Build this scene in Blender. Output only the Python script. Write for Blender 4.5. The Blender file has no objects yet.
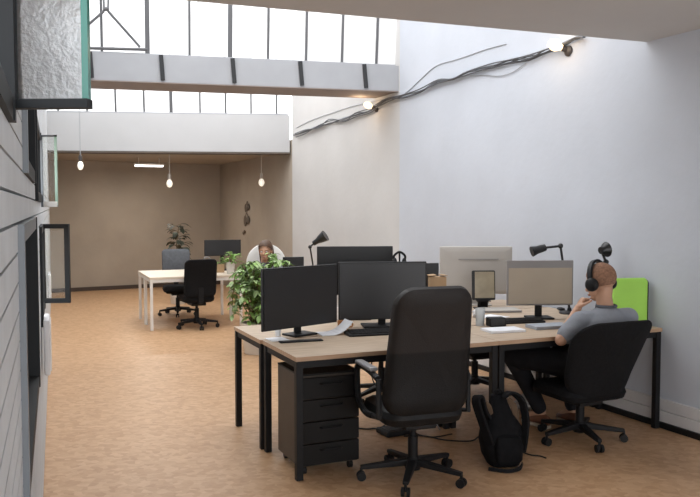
import bpy, bmesh, math, random
from mathutils import Vector, Matrix, Euler
random.seed(7)
PI = math.pi
scene = bpy.context.scene
COL = scene.collection
V = Vector
# ------------------------------------------------------------------ camera
H = 1.62; F = 790.0; CX = 350.0; CY = 248.5; Y0 = 207.0
PITCH = math.atan((CY - Y0) / F)
cam_d = bpy.data.cameras.new('camera'); cam = bpy.data.objects.new('camera', cam_d); COL.objects.link(cam)
cam.location = (0, 0, H); cam.rotation_euler = (PI/2 - PITCH, 0, 0)
cam_d.sensor_width = 36.0; cam_d.lens = F / 700.0 * 36.0; cam_d.clip_start = 0.05
scene.camera = cam
CAM = V((0, 0, H))
def ray(px, py):
    x = (px - CX) / F; y = (CY - py) / F
    return V((x, math.cos(PITCH) + y * math.sin(PITCH), -math.sin(PITCH) + y * math.cos(PITCH)))
def W(px, py, Y):                     # point seen at a pixel of the photo, at world depth Y
    d = ray(px, py); return CAM + d * (Y / d.y)
def G(px, py, z=0.0):                 # point seen at a pixel, at height z
    d = ray(px, py); return CAM + d * ((z - H) / d.z)
def RP(px, py, p, n):                 # ray and plane
    d = ray(px, py); return CAM + d * ((p - CAM).dot(n) / d.dot(n))
# ------------------------------------------------------------------ materials
def mat(name, col, rough=0.6, metal=0.0, var=0.0, scale=8.0, bump=0.0, bscale=None, spec=0.5, emit=None, estr=0.0,
        stretch=(1, 1, 1), coat=0.0):
    m = bpy.data.materials.new(name); m.use_nodes = True
    nt = m.node_tree; b = nt.nodes['Principled BSDF']
    b.inputs['Base Color'].default_value = (*col, 1); b.inputs['Roughness'].default_value = rough
    b.inputs['Metallic'].default_value = metal; b.inputs['Specular IOR Level'].default_value = spec
    b.inputs['Coat Weight'].default_value = coat
    if emit: b.inputs['Emission Color'].default_value = (*emit, 1); b.inputs['Emission Strength'].default_value = estr
    if var or bump:
        tc = nt.nodes.new('ShaderNodeTexCoord'); mp = nt.nodes.new('ShaderNodeMapping')
        mp.inputs['Scale'].default_value = stretch
        nt.links.new(tc.outputs['Object'], mp.inputs['Vector'])
    if var:
        n = nt.nodes.new('ShaderNodeTexNoise'); n.inputs['Scale'].default_value = scale; n.inputs['Detail'].default_value = 5
        r = nt.nodes.new('ShaderNodeValToRGB')
        r.color_ramp.elements[0].position = 0.3; r.color_ramp.elements[1].position = 0.7
        r.color_ramp.elements[0].color = (*[max(0, c * (1 - var)) for c in col], 1)
        r.color_ramp.elements[1].color = (*[min(1, c * (1 + var)) for c in col], 1)
        nt.links.new(mp.outputs[0], n.inputs['Vector']); nt.links.new(n.outputs['Fac'], r.inputs[0])
        nt.links.new(r.outputs[0], b.inputs['Base Color'])
    if bump:
        n2 = nt.nodes.new('ShaderNodeTexNoise'); n2.inputs['Scale'].default_value = bscale or scale * 4; n2.inputs['Detail'].default_value = 4
        bp = nt.nodes.new('ShaderNodeBump'); bp.inputs['Strength'].default_value = bump; bp.inputs['Distance'].default_value = 0.02
        nt.links.new(mp.outputs[0], n2.inputs['Vector']); nt.links.new(n2.outputs['Fac'], bp.inputs['Height'])
        nt.links.new(bp.outputs[0], b.inputs['Normal'])
    return m
def ramp(nt, pts):
    r = nt.nodes.new('ShaderNodeValToRGB'); cr = r.color_ramp
    cr.elements[0].position = pts[0][0]; cr.elements[0].color = (*pts[0][1], 1)
    cr.elements[1].position = pts[-1][0]; cr.elements[1].color = (*pts[-1][1], 1)
    for p, c in pts[1:-1]:
        e = cr.elements.new(p); e.color = (*c, 1)
    return r
def floor_mat():
    m = bpy.data.materials.new('cork_floor'); m.use_nodes = True; nt = m.node_tree; b = nt.nodes['Principled BSDF']
    tc = nt.nodes.new('ShaderNodeTexCoord')
    vo = nt.nodes.new('ShaderNodeTexVoronoi'); vo.inputs['Scale'].default_value = 22; vo.inputs['Randomness'].default_value = 1
    mp = nt.nodes.new('ShaderNodeMapping'); mp.inputs['Rotation'].default_value = (0, 0, 0.4); mp.inputs['Scale'].default_value = (1.0, 1.25, 1)
    nz = nt.nodes.new('ShaderNodeTexNoise'); nz.inputs['Scale'].default_value = 6; nz.inputs['Detail'].default_value = 6
    nd = nt.nodes.new('ShaderNodeTexNoise'); nd.inputs['Scale'].default_value = 40; nd.inputs['Detail'].default_value = 3
    nt.links.new(tc.outputs['Object'], mp.inputs['Vector'])
    nt.links.new(mp.outputs[0], vo.inputs['Vector']); nt.links.new(tc.outputs['Object'], nz.inputs['Vector']); nt.links.new(mp.outputs[0], nd.inputs['Vector'])
    r1 = ramp(nt, [(0.0, (0.33, 0.178, 0.085)), (0.5, (0.475, 0.28, 0.148)), (1.0, (0.60, 0.385, 0.225))])
    sep = nt.nodes.new('ShaderNodeSeparateColor'); nt.links.new(vo.outputs['Color'], sep.inputs[0])
    a = nt.nodes.new('ShaderNodeMath'); a.operation = 'MULTIPLY'; a.inputs[1].default_value = 0.46
    nt.links.new(sep.outputs[0], a.inputs[0])
    b2 = nt.nodes.new('ShaderNodeMath'); b2.operation = 'MULTIPLY_ADD'; b2.inputs[1].default_value = 0.45
    nt.links.new(nz.outputs['Fac'], b2.inputs[0]); nt.links.new(a.outputs[0], b2.inputs[2])
    b3 = nt.nodes.new('ShaderNodeMath'); b3.operation = 'MULTIPLY_ADD'; b3.inputs[1].default_value = 0.35
    nt.links.new(nd.outputs['Fac'], b3.inputs[0]); nt.links.new(b2.outputs[0], b3.inputs[2])
    nt.links.new(b3.outputs[0], r1.inputs[0]); nt.links.new(r1.outputs[0], b.inputs['Base Color'])
    b.inputs['Roughness'].default_value = 0.42; b.inputs['Specular IOR Level'].default_value = 0.45
    bp = nt.nodes.new('ShaderNodeBump'); bp.inputs['Strength'].default_value = 0.08; bp.inputs['Distance'].default_value = 0.01
    nt.links.new(nz.outputs['Fac'], bp.inputs['Height']); nt.links.new(bp.outputs[0], b.inputs['Normal'])
    return m
def wood_mat(name, c0, c1, rough=0.45):
    m = bpy.data.materials.new(name); m.use_nodes = True; nt = m.node_tree; b = nt.nodes['Principled BSDF']
    tc = nt.nodes.new('ShaderNodeTexCoord'); mp = nt.nodes.new('ShaderNodeMapping'); mp.inputs['Scale'].default_value = (1.2, 14, 14)
    nz = nt.nodes.new('ShaderNodeTexNoise'); nz.inputs['Scale'].default_value = 4; nz.inputs['Detail'].default_value = 6; nz.inputs['Distortion'].default_value = 0.6
    nt.links.new(tc.outputs['Object'], mp.inputs['Vector']); nt.links.new(mp.outputs[0], nz.inputs['Vector'])
    r = ramp(nt, [(0.3, c0), (0.7, c1)]); nt.links.new(nz.outputs['Fac'], r.inputs[0])
    nt.links.new(r.outputs[0], b.inputs['Base Color']); b.inputs['Roughness'].default_value = rough
    return m
def glass_mat(name, tint, clear, rough=0.1, bump=0.0, bscale=60, white=(0.9, 0.92, 0.93), back=.5, frost=0.0):
    # a thin sheet of glass: part of the light goes straight through, part is scattered, part reflected
    m = bpy.data.materials.new(name); m.use_nodes = True; nt = m.node_tree
    for n in list(nt.nodes): nt.nodes.remove(n)
    out = nt.nodes.new('ShaderNodeOutputMaterial')
    tr = nt.nodes.new('ShaderNodeBsdfTransparent'); tr.inputs[0].default_value = (*tint, 1)
    tl = nt.nodes.new('ShaderNodeBsdfTranslucent'); tl.inputs[0].default_value = (*white, 1)
    df = nt.nodes.new('ShaderNodeBsdfDiffuse'); df.inputs[0].default_value = (*white, 1)
    gl = nt.nodes.new('ShaderNodeBsdfGlossy'); gl.inputs['Roughness'].default_value = rough
    m0 = nt.nodes.new('ShaderNodeMixShader'); m0.inputs[0].default_value = back
    nt.links.new(tl.outputs[0], m0.inputs[1]); nt.links.new(df.outputs[0], m0.inputs[2])
    m1 = nt.nodes.new('ShaderNodeMixShader'); m1.inputs[0].default_value = clear
    nt.links.new(m0.outputs[0], m1.inputs[1]); nt.links.new(tr.outputs[0], m1.inputs[2])
    fr = nt.nodes.new('ShaderNodeFresnel'); fr.inputs[0].default_value = 1.3
    m2 = nt.nodes.new('ShaderNodeMixShader'); nt.links.new(fr.outputs[0], m2.inputs[0])
    nt.links.new(m1.outputs[0], m2.inputs[1]); nt.links.new(gl.outputs[0], m2.inputs[2])
    if bump:
        tc = nt.nodes.new('ShaderNodeTexCoord'); nz = nt.nodes.new('ShaderNodeTexNoise'); nz.inputs['Scale'].default_value = bscale; nz.inputs['Detail'].default_value = 3
        bp = nt.nodes.new('ShaderNodeBump'); bp.inputs['Strength'].default_value = bump; bp.inputs['Distance'].default_value = 0.02
        nt.links.new(tc.outputs['Object'], nz.inputs['Vector']); nt.links.new(nz.outputs['Fac'], bp.inputs['Height'])
        for s in (tl, df, gl): nt.links.new(bp.outputs[0], s.inputs['Normal'])
        rr = ramp(nt, [(0.35, tuple(c * 0.80 for c in white)), (0.65, white)]); nt.links.new(nz.outputs['Fac'], rr.inputs[0])
        nt.links.new(rr.outputs[0], tl.inputs[0]); nt.links.new(rr.outputs[0], df.inputs[0])
    nt.links.new(m2.outputs[0], out.inputs[0])
    if frost:
        rf = nt.nodes.new('ShaderNodeBsdfRefraction'); rf.inputs['Roughness'].default_value = 0.75; rf.inputs['IOR'].default_value = 1.12; rf.inputs[0].default_value = (0.95, 0.98, 1, 1)
        if bump: nt.links.new(bp.outputs[0], rf.inputs['Normal'])
        m3 = nt.nodes.new('ShaderNodeMixShader'); m3.inputs[0].default_value = frost
        nt.links.new(m2.outputs[0], m3.inputs[1]); nt.links.new(rf.outputs[0], m3.inputs[2]); nt.links.new(m3.outputs[0], out.inputs[0])
    return m
M = dict(
    floor=floor_mat(),
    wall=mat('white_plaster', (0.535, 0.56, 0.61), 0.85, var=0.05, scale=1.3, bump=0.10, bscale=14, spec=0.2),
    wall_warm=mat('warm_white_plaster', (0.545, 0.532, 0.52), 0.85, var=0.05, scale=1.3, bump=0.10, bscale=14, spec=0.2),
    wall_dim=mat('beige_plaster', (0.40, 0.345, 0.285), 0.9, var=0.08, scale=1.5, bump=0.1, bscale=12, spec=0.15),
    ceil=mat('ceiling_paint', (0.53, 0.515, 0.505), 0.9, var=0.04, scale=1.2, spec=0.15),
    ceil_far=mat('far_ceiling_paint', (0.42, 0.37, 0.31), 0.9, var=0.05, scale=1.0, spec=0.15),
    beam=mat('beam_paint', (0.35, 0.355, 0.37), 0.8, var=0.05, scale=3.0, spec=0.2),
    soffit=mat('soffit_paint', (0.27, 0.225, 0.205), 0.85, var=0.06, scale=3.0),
    beam2=mat('white_beam_paint', (0.47, 0.47, 0.475), 0.85, var=0.03, scale=2.0, spec=0.2),
    siding=mat('grey_siding', (0.53, 0.56, 0.58), 0.6, var=0.07, scale=5.0, bump=0.05),
    base=mat('baseboard_paint', (0.66, 0.65, 0.65), 0.55, var=0.05, scale=6),
    black=mat('black_metal', (0.009, 0.009, 0.010), 0.5, spec=0.25),
    frame=mat('dark_window_metal', (0.014, 0.016, 0.018), 0.6, spec=.25),
    frame_l=mat('grey_window_metal', (0.16, 0.18, 0.20), 0.45),
    barm=mat('glazing_bar_metal', (0.10, 0.10, 0.105), 0.5),
    bracket=mat('bracket_metal', (0.035, 0.036, 0.038), 0.6, spec=.2),
    glaze=glass_mat('skylight_glass', (1, 1, 1), 0.32, white=(0.95, 0.95, 0.95)),
    textured=glass_mat('textured_glass', (0.9, 0.95, 0.96), 0.10, 0.12, bump=0.45, bscale=75, white=(0.98, 0.99, 1.0), back=.05, frost=.72),
    clear=glass_mat('clear_glass', (0.95, 0.98, 0.96), 0.97, 0.03),
    green_edge=mat('green_glass_edge', (0.03, 0.16, 0.13), 0.2),
    desk=wood_mat('birch_desktop', (0.42, 0.31, 0.21), (0.56, 0.44, 0.325)),
    desk_edge=wood_mat('desk_edge_wood', (0.40, 0.25, 0.15), (0.54, 0.36, 0.23)),
    table=wood_mat('pale_tabletop', (0.66, 0.56, 0.44), (0.78, 0.68, 0.56)),
    white=mat('white_enamel', (0.78, 0.76, 0.72), 0.5),
    leather=mat('black_leather', (0.008, 0.0075, 0.0075), 0.5, var=0.25, scale=20, bump=0.12, bscale=160, spec=0.25),
    mesh=mat('black_mesh_fabric', (0.009, 0.009, 0.010), 0.8, var=0.25, scale=60, bump=0.15, bscale=300, spec=0.15),
    grey_fab=mat('grey_chair_fabric', (0.085, 0.09, 0.10), 0.8, var=0.15, scale=30, bump=0.1, bscale=200),
    plastic=mat('black_plastic', (0.011, 0.011, 0.012), 0.5, spec=0.25),
    pad=mat('grey_arm_pad', (0.30, 0.30, 0.31), 0.35, metal=0.3),
    screen=mat('dark_screen', (0.022, 0.022, 0.024), 0.38, var=0.06, scale=3, spec=0.45),
    bezel=mat('black_bezel', (0.014, 0.014, 0.015), 0.5),
    alu=mat('satin_aluminium', (0.47, 0.44, 0.405), 0.6, metal=0.0, spec=.3, var=0.03, scale=4),
    alu_d=mat('aluminium_slot', (0.28, 0.27, 0.26), 0.5),
    silver=mat('silver_bezel', (0.27, 0.255, 0.25), 0.5, spec=.3),
    beige=mat('beige_screen', (0.36, 0.305, 0.24), 0.8, spec=.2, var=0.04, scale=5, emit=(0.44, 0.37, 0.30), estr=0.10),
    tan=mat('tablet_screen', (0.34, 0.29, 0.20), 0.4, var=0.2, scale=9),
    cab_side=mat('cabinet_side_panel', (0.085, 0.066, 0.050), 0.5, spec=.25, var=0.1, scale=6),
    cab=mat('dark_cabinet', (0.008, 0.007, 0.0065), 0.5, spec=.2, var=0.15, scale=6),
    paper=mat('white_paper', (0.80, 0.81, 0.84), 0.8),
    bluegrey=mat('blue_grey_cover', (0.36, 0.39, 0.44), 0.6),
    card=mat('cardboard', (0.42, 0.28, 0.16), 0.85, var=0.1, scale=10),
    orange=mat('orange_brown_cup', (0.50, 0.22, 0.07), 0.5, var=0.1),
    cup=mat('white_ceramic', (0.80, 0.80, 0.80), 0.3),
    tumbler=glass_mat('tumbler_glass', (0.9, 0.93, 0.93), 0.4, 0.05),
    lime=mat('lime_green_panel', (0.37, 0.70, 0.10), 0.6, var=0.05, scale=5, bump=0.05, bscale=120),
    grey=mat('mid_grey', (0.33, 0.33, 0.34), 0.5, var=0.05),
    skin=mat('skin', (0.50, 0.285, 0.185), 0.5, var=0.08, scale=14, spec=0.35),
    stubble=mat('cropped_hair', (0.255, 0.138, 0.088), 0.75, var=0.25, scale=70, bump=0.1, bscale=300, spec=0.2),
    brown_hair=mat('brown_hair', (0.085, 0.042, 0.022), 0.55, var=0.3, scale=30, bump=0.2, bscale=80),
    tshirt=mat('grey_tshirt', (0.265, 0.28, 0.31), 0.9, var=0.08, scale=10, bump=0.25, bscale=22, spec=0.15),
    collar=mat('dark_grey_rib', (0.10, 0.105, 0.12), 0.9),
    trousers=mat('black_trousers', (0.014, 0.014, 0.016), 0.85, var=0.2, scale=12, bump=0.2, bscale=24, spec=0.15),
    shoe=mat('brown_leather_shoe', (0.16, 0.06, 0.03), 0.5, var=0.2, scale=14),
    sole=mat('pale_sole', (0.45, 0.38, 0.30), 0.7),
    eye=mat('eye_white', (0.75, 0.74, 0.72), 0.2), iris=mat('eye_iris', (0.05, 0.03, 0.02), 0.2),
    lip=mat('lips', (0.40, 0.17, 0.13), 0.5),
    leaf=mat('green_leaves', (0.20, 0.33, 0.085), 0.5, var=0.5, scale=10, spec=0.4),
    leaf_l=mat('light_green_leaves', (0.30, 0.41, 0.18), 0.5, var=0.4, scale=14),
    leaf_d=mat('dark_dry_leaves', (0.035, 0.040, 0.022), 0.7, var=0.4, scale=12),
    stem=mat('plant_stem', (0.13, 0.10, 0.05), 0.8, var=0.2), soil=mat('potting_soil', (0.05, 0.035, 0.025), 0.95, var=0.3, scale=30),
    pot=mat('white_pot', (0.70, 0.67, 0.62), 0.5, var=0.03),
    pack=mat('black_backpack_fabric', (0.006, 0.006, 0.007), 0.85, var=0.3, scale=25, bump=0.2, bscale=60, spec=.15),
    pack_l=mat('backpack_lining', (0.12, 0.075, 0.045), 0.85, var=0.2),
    strap=mat('backpack_strap', (0.009, 0.009, 0.010), 0.85, var=0.2, scale=40, spec=.15),
    cable=mat('dark_cable', (0.11, 0.115, 0.125), 0.6), cable_b=mat('black_cable', (0.012, 0.012, 0.012), 0.55),
    wire=mat('grey_wire', (0.36, 0.37, 0.39), 0.6),
    cord=mat('pale_cord', (0.55, 0.52, 0.48), 0.6), socket=mat('lamp_socket', (0.50, 0.45, 0.40), 0.5),
    socket_b=mat('dark_lamp_socket', (0.05, 0.04, 0.035), 0.5),
    bulb=mat('pearl_bulb', (0.95, 0.92, 0.85), 0.15, emit=(1.0, 0.90, 0.75), estr=0.55),
    bulb_w=mat('warm_bulb', (0.9, 0.75, 0.5), 0.15, emit=(1.0, 0.74, 0.46), estr=1.6),
    tube=mat('lit_tube', (1, 1, 1), 0.3, emit=(1.0, 0.97, 0.92), estr=3.0),
    rack=mat('wall_wire_black', (0.11, 0.085, 0.065), 0.6),
    bag=mat('white_plastic_bag', (0.55, 0.54, 0.52), 0.5, var=0.1, bump=0.4, bscale=25),
    plank=wood_mat('pale_board', (0.38, 0.28, 0.19), (0.48, 0.37, 0.26)),
    shade=mat('black_lamp_shade', (0.012, 0.012, 0.013), 0.35),
    shade_in=mat('lamp_shade_inside', (0.25, 0.24, 0.24), 0.4),
)
def two_tone_leather():
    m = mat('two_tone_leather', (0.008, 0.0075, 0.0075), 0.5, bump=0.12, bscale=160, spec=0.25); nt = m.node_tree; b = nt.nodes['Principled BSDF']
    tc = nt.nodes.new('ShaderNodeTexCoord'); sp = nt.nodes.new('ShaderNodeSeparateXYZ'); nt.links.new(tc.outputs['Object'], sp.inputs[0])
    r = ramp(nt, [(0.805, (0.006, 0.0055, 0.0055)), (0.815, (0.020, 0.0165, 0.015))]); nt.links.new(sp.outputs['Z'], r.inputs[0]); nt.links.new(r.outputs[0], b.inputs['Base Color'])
    return m
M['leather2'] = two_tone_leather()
# ------------------------------------------------------------------ mesh helpers
class MB:
    def __init__(s): s.bm = bmesh.new(); s.mats = []; s.cur = 0
    def use(s, m):
        if m not in s.mats: s.mats.append(m)
        s.cur = s.mats.index(m); return s
    def face(s, vs):
        try: f = s.bm.faces.new(vs)
        except ValueError: return None
        f.material_index = s.cur; return f
    def quad(s, pts): return s.face([s.bm.verts.new(p) for p in pts])
    def box(s, c, d, rot=None):
        c = V(c); hx, hy, hz = d[0]/2, d[1]/2, d[2]/2
        R = rot if rot is not None else Matrix.Identity(3)
        v = [s.bm.verts.new(c + R @ V((x*hx, y*hy, z*hz))) for z in (-1, 1) for y in (-1, 1) for x in (-1, 1)]
        for q in ((0,2,3,1),(4,5,7,6),(0,1,5,4),(2,6,7,3),(0,4,6,2),(1,3,7,5)): s.face([v[i] for i in q])
        return s
    def hexa(s, b, t):               # bottom ring, top ring of points
        vb = [s.bm.verts.new(p) for p in b]; vt = [s.bm.verts.new(p) for p in t]; n = len(b)
        s.face(vb[::-1]); s.face(vt)
        for i in range(n): s.face([vb[i], vb[(i+1)%n], vt[(i+1)%n], vt[i]])
        return s
    def bar(s, a, b, w, d, up=V((0, 0, 1)), w2=None, d2=None):   # tapered rectangular bar
        a, b = V(a), V(b); t = (b - a).normalized()
        if abs(t.dot(up)) > 0.99: up = V((0, 1, 0))
        x = t.cross(up).normalized(); y = x.cross(t).normalized()
        w2 = w if w2 is None else w2; d2 = d if d2 is None else d2
        f = lambda p, ww, dd: [p + x*ww/2*i + y*dd/2*j for i, j in ((-1,-1),(1,-1),(1,1),(-1,1))]
        return s.hexa(f(a, w, d), f(b, w2, d2))
    def rings(s, rr, cap=True, close=False):
        vs = [[s.bm.verts.new(p) for p in r] for r in rr]; n = len(rr[0])
        for a, b in zip(vs, vs[1:] + ([vs[0]] if close else [])):
            for i in range(n): s.face([a[i], a[(i+1)%n], b[(i+1)%n], b[i]])
        if cap and not close: s.face(vs[0][::-1]); s.face(vs[-1])
        return s
    def tube(s, pts, r, seg=8, cap=True):
        pts = [V(p) for p in pts]; n = len(pts); rs = r if isinstance(r, (list, tuple)) else [r]*n
        up = V((0, 0, 1)); rr = []; px = None
        for i, p in enumerate(pts):
            t = (pts[min(i+1, n-1)] - pts[max(i-1, 0)]).normalized()
            if px is None:
                x = t.cross(up if abs(t.dot(up)) < 0.95 else V((0, 1, 0))).normalized()
            else:
                x = (px - t * px.dot(t)).normalized()
            px = x; y = t.cross(x)
            rr.append([p + (x*math.cos(2*PI*k/seg) + y*math.sin(2*PI*k/seg)) * rs[i] for k in range(seg)])
        return s.rings(rr, cap)
    def cyl(s, a, b, r0, r1=None, seg=16): return s.tube([a, b], [r0, r0 if r1 is None else r1], seg)
    def lathe(s, prof, c=(0, 0, 0), seg=24, axis=None):
        c = V(c); R = axis if axis is not None else Matrix.Identity(3)
        return s.rings([[c + R @ V((r*math.cos(2*PI*k/seg), r*math.sin(2*PI*k/seg), z)) for k in range(seg)] for r, z in prof])
    def ell(s, c, r, rot=None, seg=20, nr=12):
        c = V(c); R = rot if rot is not None else Matrix.Identity(3)
        rr = []
        for i in range(1, nr):
            a = PI*i/nr - PI/2
            rr.append([c + R @ V((r[0]*math.cos(a)*math.cos(2*PI*k/seg), r[1]*math.cos(a)*math.sin(2*PI*k/seg), r[2]*math.sin(a))) for k in range(seg)])
        vs = [[s.bm.verts.new(p) for p in q] for q in rr]
        lo = s.bm.verts.new(c + R @ V((0, 0, -r[2]))); hi = s.bm.verts.new(c + R @ V((0, 0, r[2])))
        for a, b in zip(vs, vs[1:]):
            for i in range(seg): s.face([a[i], a[(i+1)%seg], b[(i+1)%seg], b[i]])
        for i in range(seg):
            s.face([lo, vs[0][(i+1)%seg], vs[0][i]]); s.face([hi, vs[-1][i], vs[-1][(i+1)%seg]])
        return s
    def cushion(s, w, h, t, r, fn, n=8, puff=0.25):
        # rounded-rectangle pad in (x, z), thickness along y; fn maps local (x, y, z) to place
        def out(ins, sc=1.0):
            ww, hh, rr = w/2 - ins, h/2 - ins, max(r - ins, 0.004); pts = []
            for (sx, sz, a0) in ((1, 1, 0), (-1, 1, PI/2), (-1, -1, PI), (1, -1, 1.5*PI)):
                for k in range(n + 1):
                    a = a0 + PI/2*k/n
                    pts.append(((sx*(ww - rr) + rr*math.cos(a))*sc, (sz*(hh - rr) + rr*math.sin(a))*sc))
            return pts
        e = min(t*0.45, r*0.8); L = []
        for sc in (0.25, 0.55, 0.8): L.append((e, sc, -t/2*(1 + puff*(1 - sc))))
        L += [(e, 1, -t/2), (e*0.3, 1, -t/2*0.72), (0, 1, 0), (e*0.3, 1, t/2*0.72), (e, 1, t/2)]
        for sc in (0.8, 0.55, 0.25): L.append((e, sc, t/2*(1 + puff*(1 - sc))))
        rr = [[V(fn(x, y, z)) for x, z in out(i, sc)] for i, sc, y in L]
        vs = [[s.bm.verts.new(p) for p in q] for q in rr]; m = len(rr[0])
        for a, b in zip(vs, vs[1:]):
            for i in range(m): s.face([a[i], a[(i+1)%m], b[(i+1)%m], b[i]])
        for ring, y, fl in ((vs[0], -t/2*(1+puff), 1), (vs[-1], t/2*(1+puff), 0)):
            cv = s.bm.verts.new(V(fn(0, y, 0)))
            for i in range(m): s.face([cv, ring[(i+1)%m], ring[i]] if fl else [cv, ring[i], ring[(i+1)%m]])
        return s
    def mesh(s, name, smooth=True, ang=40):
        bm = s.bm; bmesh.ops.recalc_face_normals(bm, faces=bm.faces)
        if smooth:
            for f in bm.faces: f.smooth = True
            for e in bm.edges:
                if len(e.link_faces) == 2 and e.calc_face_angle(0) > math.radians(ang): e.smooth = False
        me = bpy.data.meshes.new(name); bm.to_mesh(me); bm.free(); return me
    def build(s, name, m=None, parent=None, smooth=True, bevel=0.0, ang=40, remesh=0.0, iters=4):
        me = s.mesh(name, smooth, ang)
        o = bpy.data.objects.new(name, me); COL.objects.link(o)
        if remesh:
            md = o.modifiers.new('r', 'REMESH'); md.mode = 'VOXEL'; md.voxel_size = remesh; md.use_smooth_shade = True
            sm = o.modifiers.new('s', 'SMOOTH'); sm.factor = 0.5; sm.iterations = iters
            bpy.context.view_layer.update()
            dg = bpy.context.evaluated_depsgraph_get()
            me2 = bpy.data.meshes.new_from_object(o.evaluated_get(dg)); o.modifiers.clear(); o.data = me2
            for p in me2.polygons: p.use_smooth = True
        if s.mats and not m:
            if not remesh:
                for q in s.mats: o.data.materials.append(q)
        else:
            o.data.materials.clear(); o.data.materials.append(m)
        if bevel:
            b = o.modifiers.new('b', 'BEVEL'); b.width = bevel; b.segments = 2; b.limit_method = 'ANGLE'; b.angle_limit = math.radians(50)
        if parent: o.parent = parent
        return o
def tag(o, label=None, cat=None, group=None, kind=None):
    if label: o['label'] = label
    if cat: o['category'] = cat
    if group: o['group'] = group
    if kind: o['kind'] = kind
    return o
def thing(name, label, cat, loc=(0, 0, 0), yaw=0.0, group=None):
    o = bpy.data.objects.new(name, None); COL.objects.link(o); o.empty_display_size = 0.1
    o.location = loc; o.rotation_euler = (0, 0, yaw); return tag(o, label, cat, group)
def struct(o): o['kind'] = 'structure'; return o
def dup(root, loc, yaw, label, group=None):
    r = root.copy(); COL.objects.link(r); r.location = loc; r.rotation_euler = (0, 0, yaw); r['label'] = label
    if group: r['group'] = group
    for ch in list(root.children):
        c = ch.copy(); COL.objects.link(c); c.parent = r
        for g in list(ch.children):
            d = g.copy(); COL.objects.link(d); d.parent = c
    return r
def Rz(a): return Matrix.Rotation(a, 3, 'Z')
def Rx(a): return Matrix.Rotation(a, 3, 'X')
def Ry(a): return Matrix.Rotation(a, 3, 'Y')
def spline(pts, n=8):
    pts = [V(p) for p in pts]; out = []
    for i in range(len(pts) - 1):
        p0, p1, p2, p3 = pts[max(i-1, 0)], pts[i], pts[i+1], pts[min(i+2, len(pts)-1)]
        for k in range(n):
            t = k / n
            out.append(0.5*((2*p1) + (-p0+p2)*t + (2*p0-5*p1+4*p2-p3)*t*t + (-p0+3*p1-3*p2+p3)*t**3))
    return out + [pts[-1]]
# ------------------------------------------------------------------ the room
RA = 0.468                                         # right wall: X = RX0 - RA*Y
pr = G(700, 438.5); RX0 = pr.x + RA * pr.y
def XR(Y): return RX0 - RA * Y
LA = 0.3734; LX0 = -0.095                            # left wall
def XL(Y): return LX0 - LA * Y
nR = V((-1, -RA, 0)).normalized()                   # into the room
nL = V((1, LA, 0)).normalized()
tR = V((-RA, 1, 0)).normalized(); tL = V((-LA, 1, 0)).normalized()
YB2 = 12.67                                         # where the white beam meets the right wall
m = MB(); m.box((-2.2, 8.0, -0.05), (10.5, 21, 0.1)); struct(m.build('floor', M['floor'], smooth=False))
def wall_slab(name, a, b, z0, z1, n, th, mt):
    a, b = V((*a, 0)), V((*b, 0)); m = MB()
    q = [a, b, b - n*th, a - n*th]
    m.hexa([p + V((0, 0, z0)) for p in q], [p + V((0, 0, z1)) for p in q])
    return struct(m.build(name, mt, smooth=False))
YM = 9.44
wall_slab('wall_right', (XR(-1.6), -1.6), (XR(YM), YM), 0, 4.7, nR, 0.2, M['wall'])
wall_slab('wall_right_middle', (XR(YM), YM), (XR(YB2), YB2), 0, 4.7, nR, 0.2, M['wall_warm'])
YE = 17.2
off = -nR * 0.03
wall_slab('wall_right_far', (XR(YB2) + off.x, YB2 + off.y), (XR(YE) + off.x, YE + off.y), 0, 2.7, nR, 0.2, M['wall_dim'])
b0 = G(65, 292); b1 = G(137, 288.3)
db = (b1 - b0).normalized(); nB = V((db.y, -db.x, 0))
bl = b0 - db * 0.75; br = b0 + db * 4.2
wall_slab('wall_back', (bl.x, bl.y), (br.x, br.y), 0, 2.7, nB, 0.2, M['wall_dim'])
m = MB(); q = [bl, br, br + nB*0.018, bl + nB*0.018]; m.hexa([V((p.x, p.y, 0)) for p in q], [V((p.x, p.y, 0.075)) for p in q])
struct(m.build('baseboard_back', mat('dark_skirting', (0.06, 0.04, 0.03), 0.6), smooth=False))
# right skirting: white plinth with a groove over a black strip
def strip(name, Ya, Yb, z0, z1, d, mt):
    a = V((XR(Ya), Ya, 0)); b = V((XR(Yb), Yb, 0)); m = MB(); q = [a, b, b + nR*d, a + nR*d]
    m.hexa([p + V((0, 0, z0)) for p in q], [p + V((0, 0, z1)) for p in q])
    return struct(m.build(name, mt, smooth=False, bevel=0.004))
strip('baseboard_right', -1, YB2, 0.045, 0.125, 0.035, M['base'])
strip('trim_1', -1, YB2, 0.128, 0.21, 0.026, M['base'])
strip('trim_2', -1, YB2, 0.0, 0.043, 0.05, M['black'])
# near ceiling slab
ZC = 2.85
e1 = G(185, 0, ZC); e2 = G(650, 43, ZC); de = (e2 - e1) / (e2.x - e1.x)
def edge_at(x): return e1 + de * (x - e1.x)
def meet(line_p, line_d, wx0, wa):                   # where a floor-plan line meets a wall X = wx0 - wa*Y
    t = (wx0 - wa*line_p.y - line_p.x) / (line_d.x + wa*line_d.y); return line_p + line_d * t
cr = meet(e1, de, RX0, RA); cl = meet(e1, de, LX0, LA)
q = [V((XL(-1.6) - .1, -1.6, ZC)), V((XR(-1.6) + .1, -1.6, ZC)), cr + V((.05, 0, 0)), cl - V((.05, 0, 0))]
m = MB(); m.hexa(q, [p + V((0, 0, 0.5)) for p in q]); struct(m.build('ceiling', M['ceil'], smooth=False))
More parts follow.
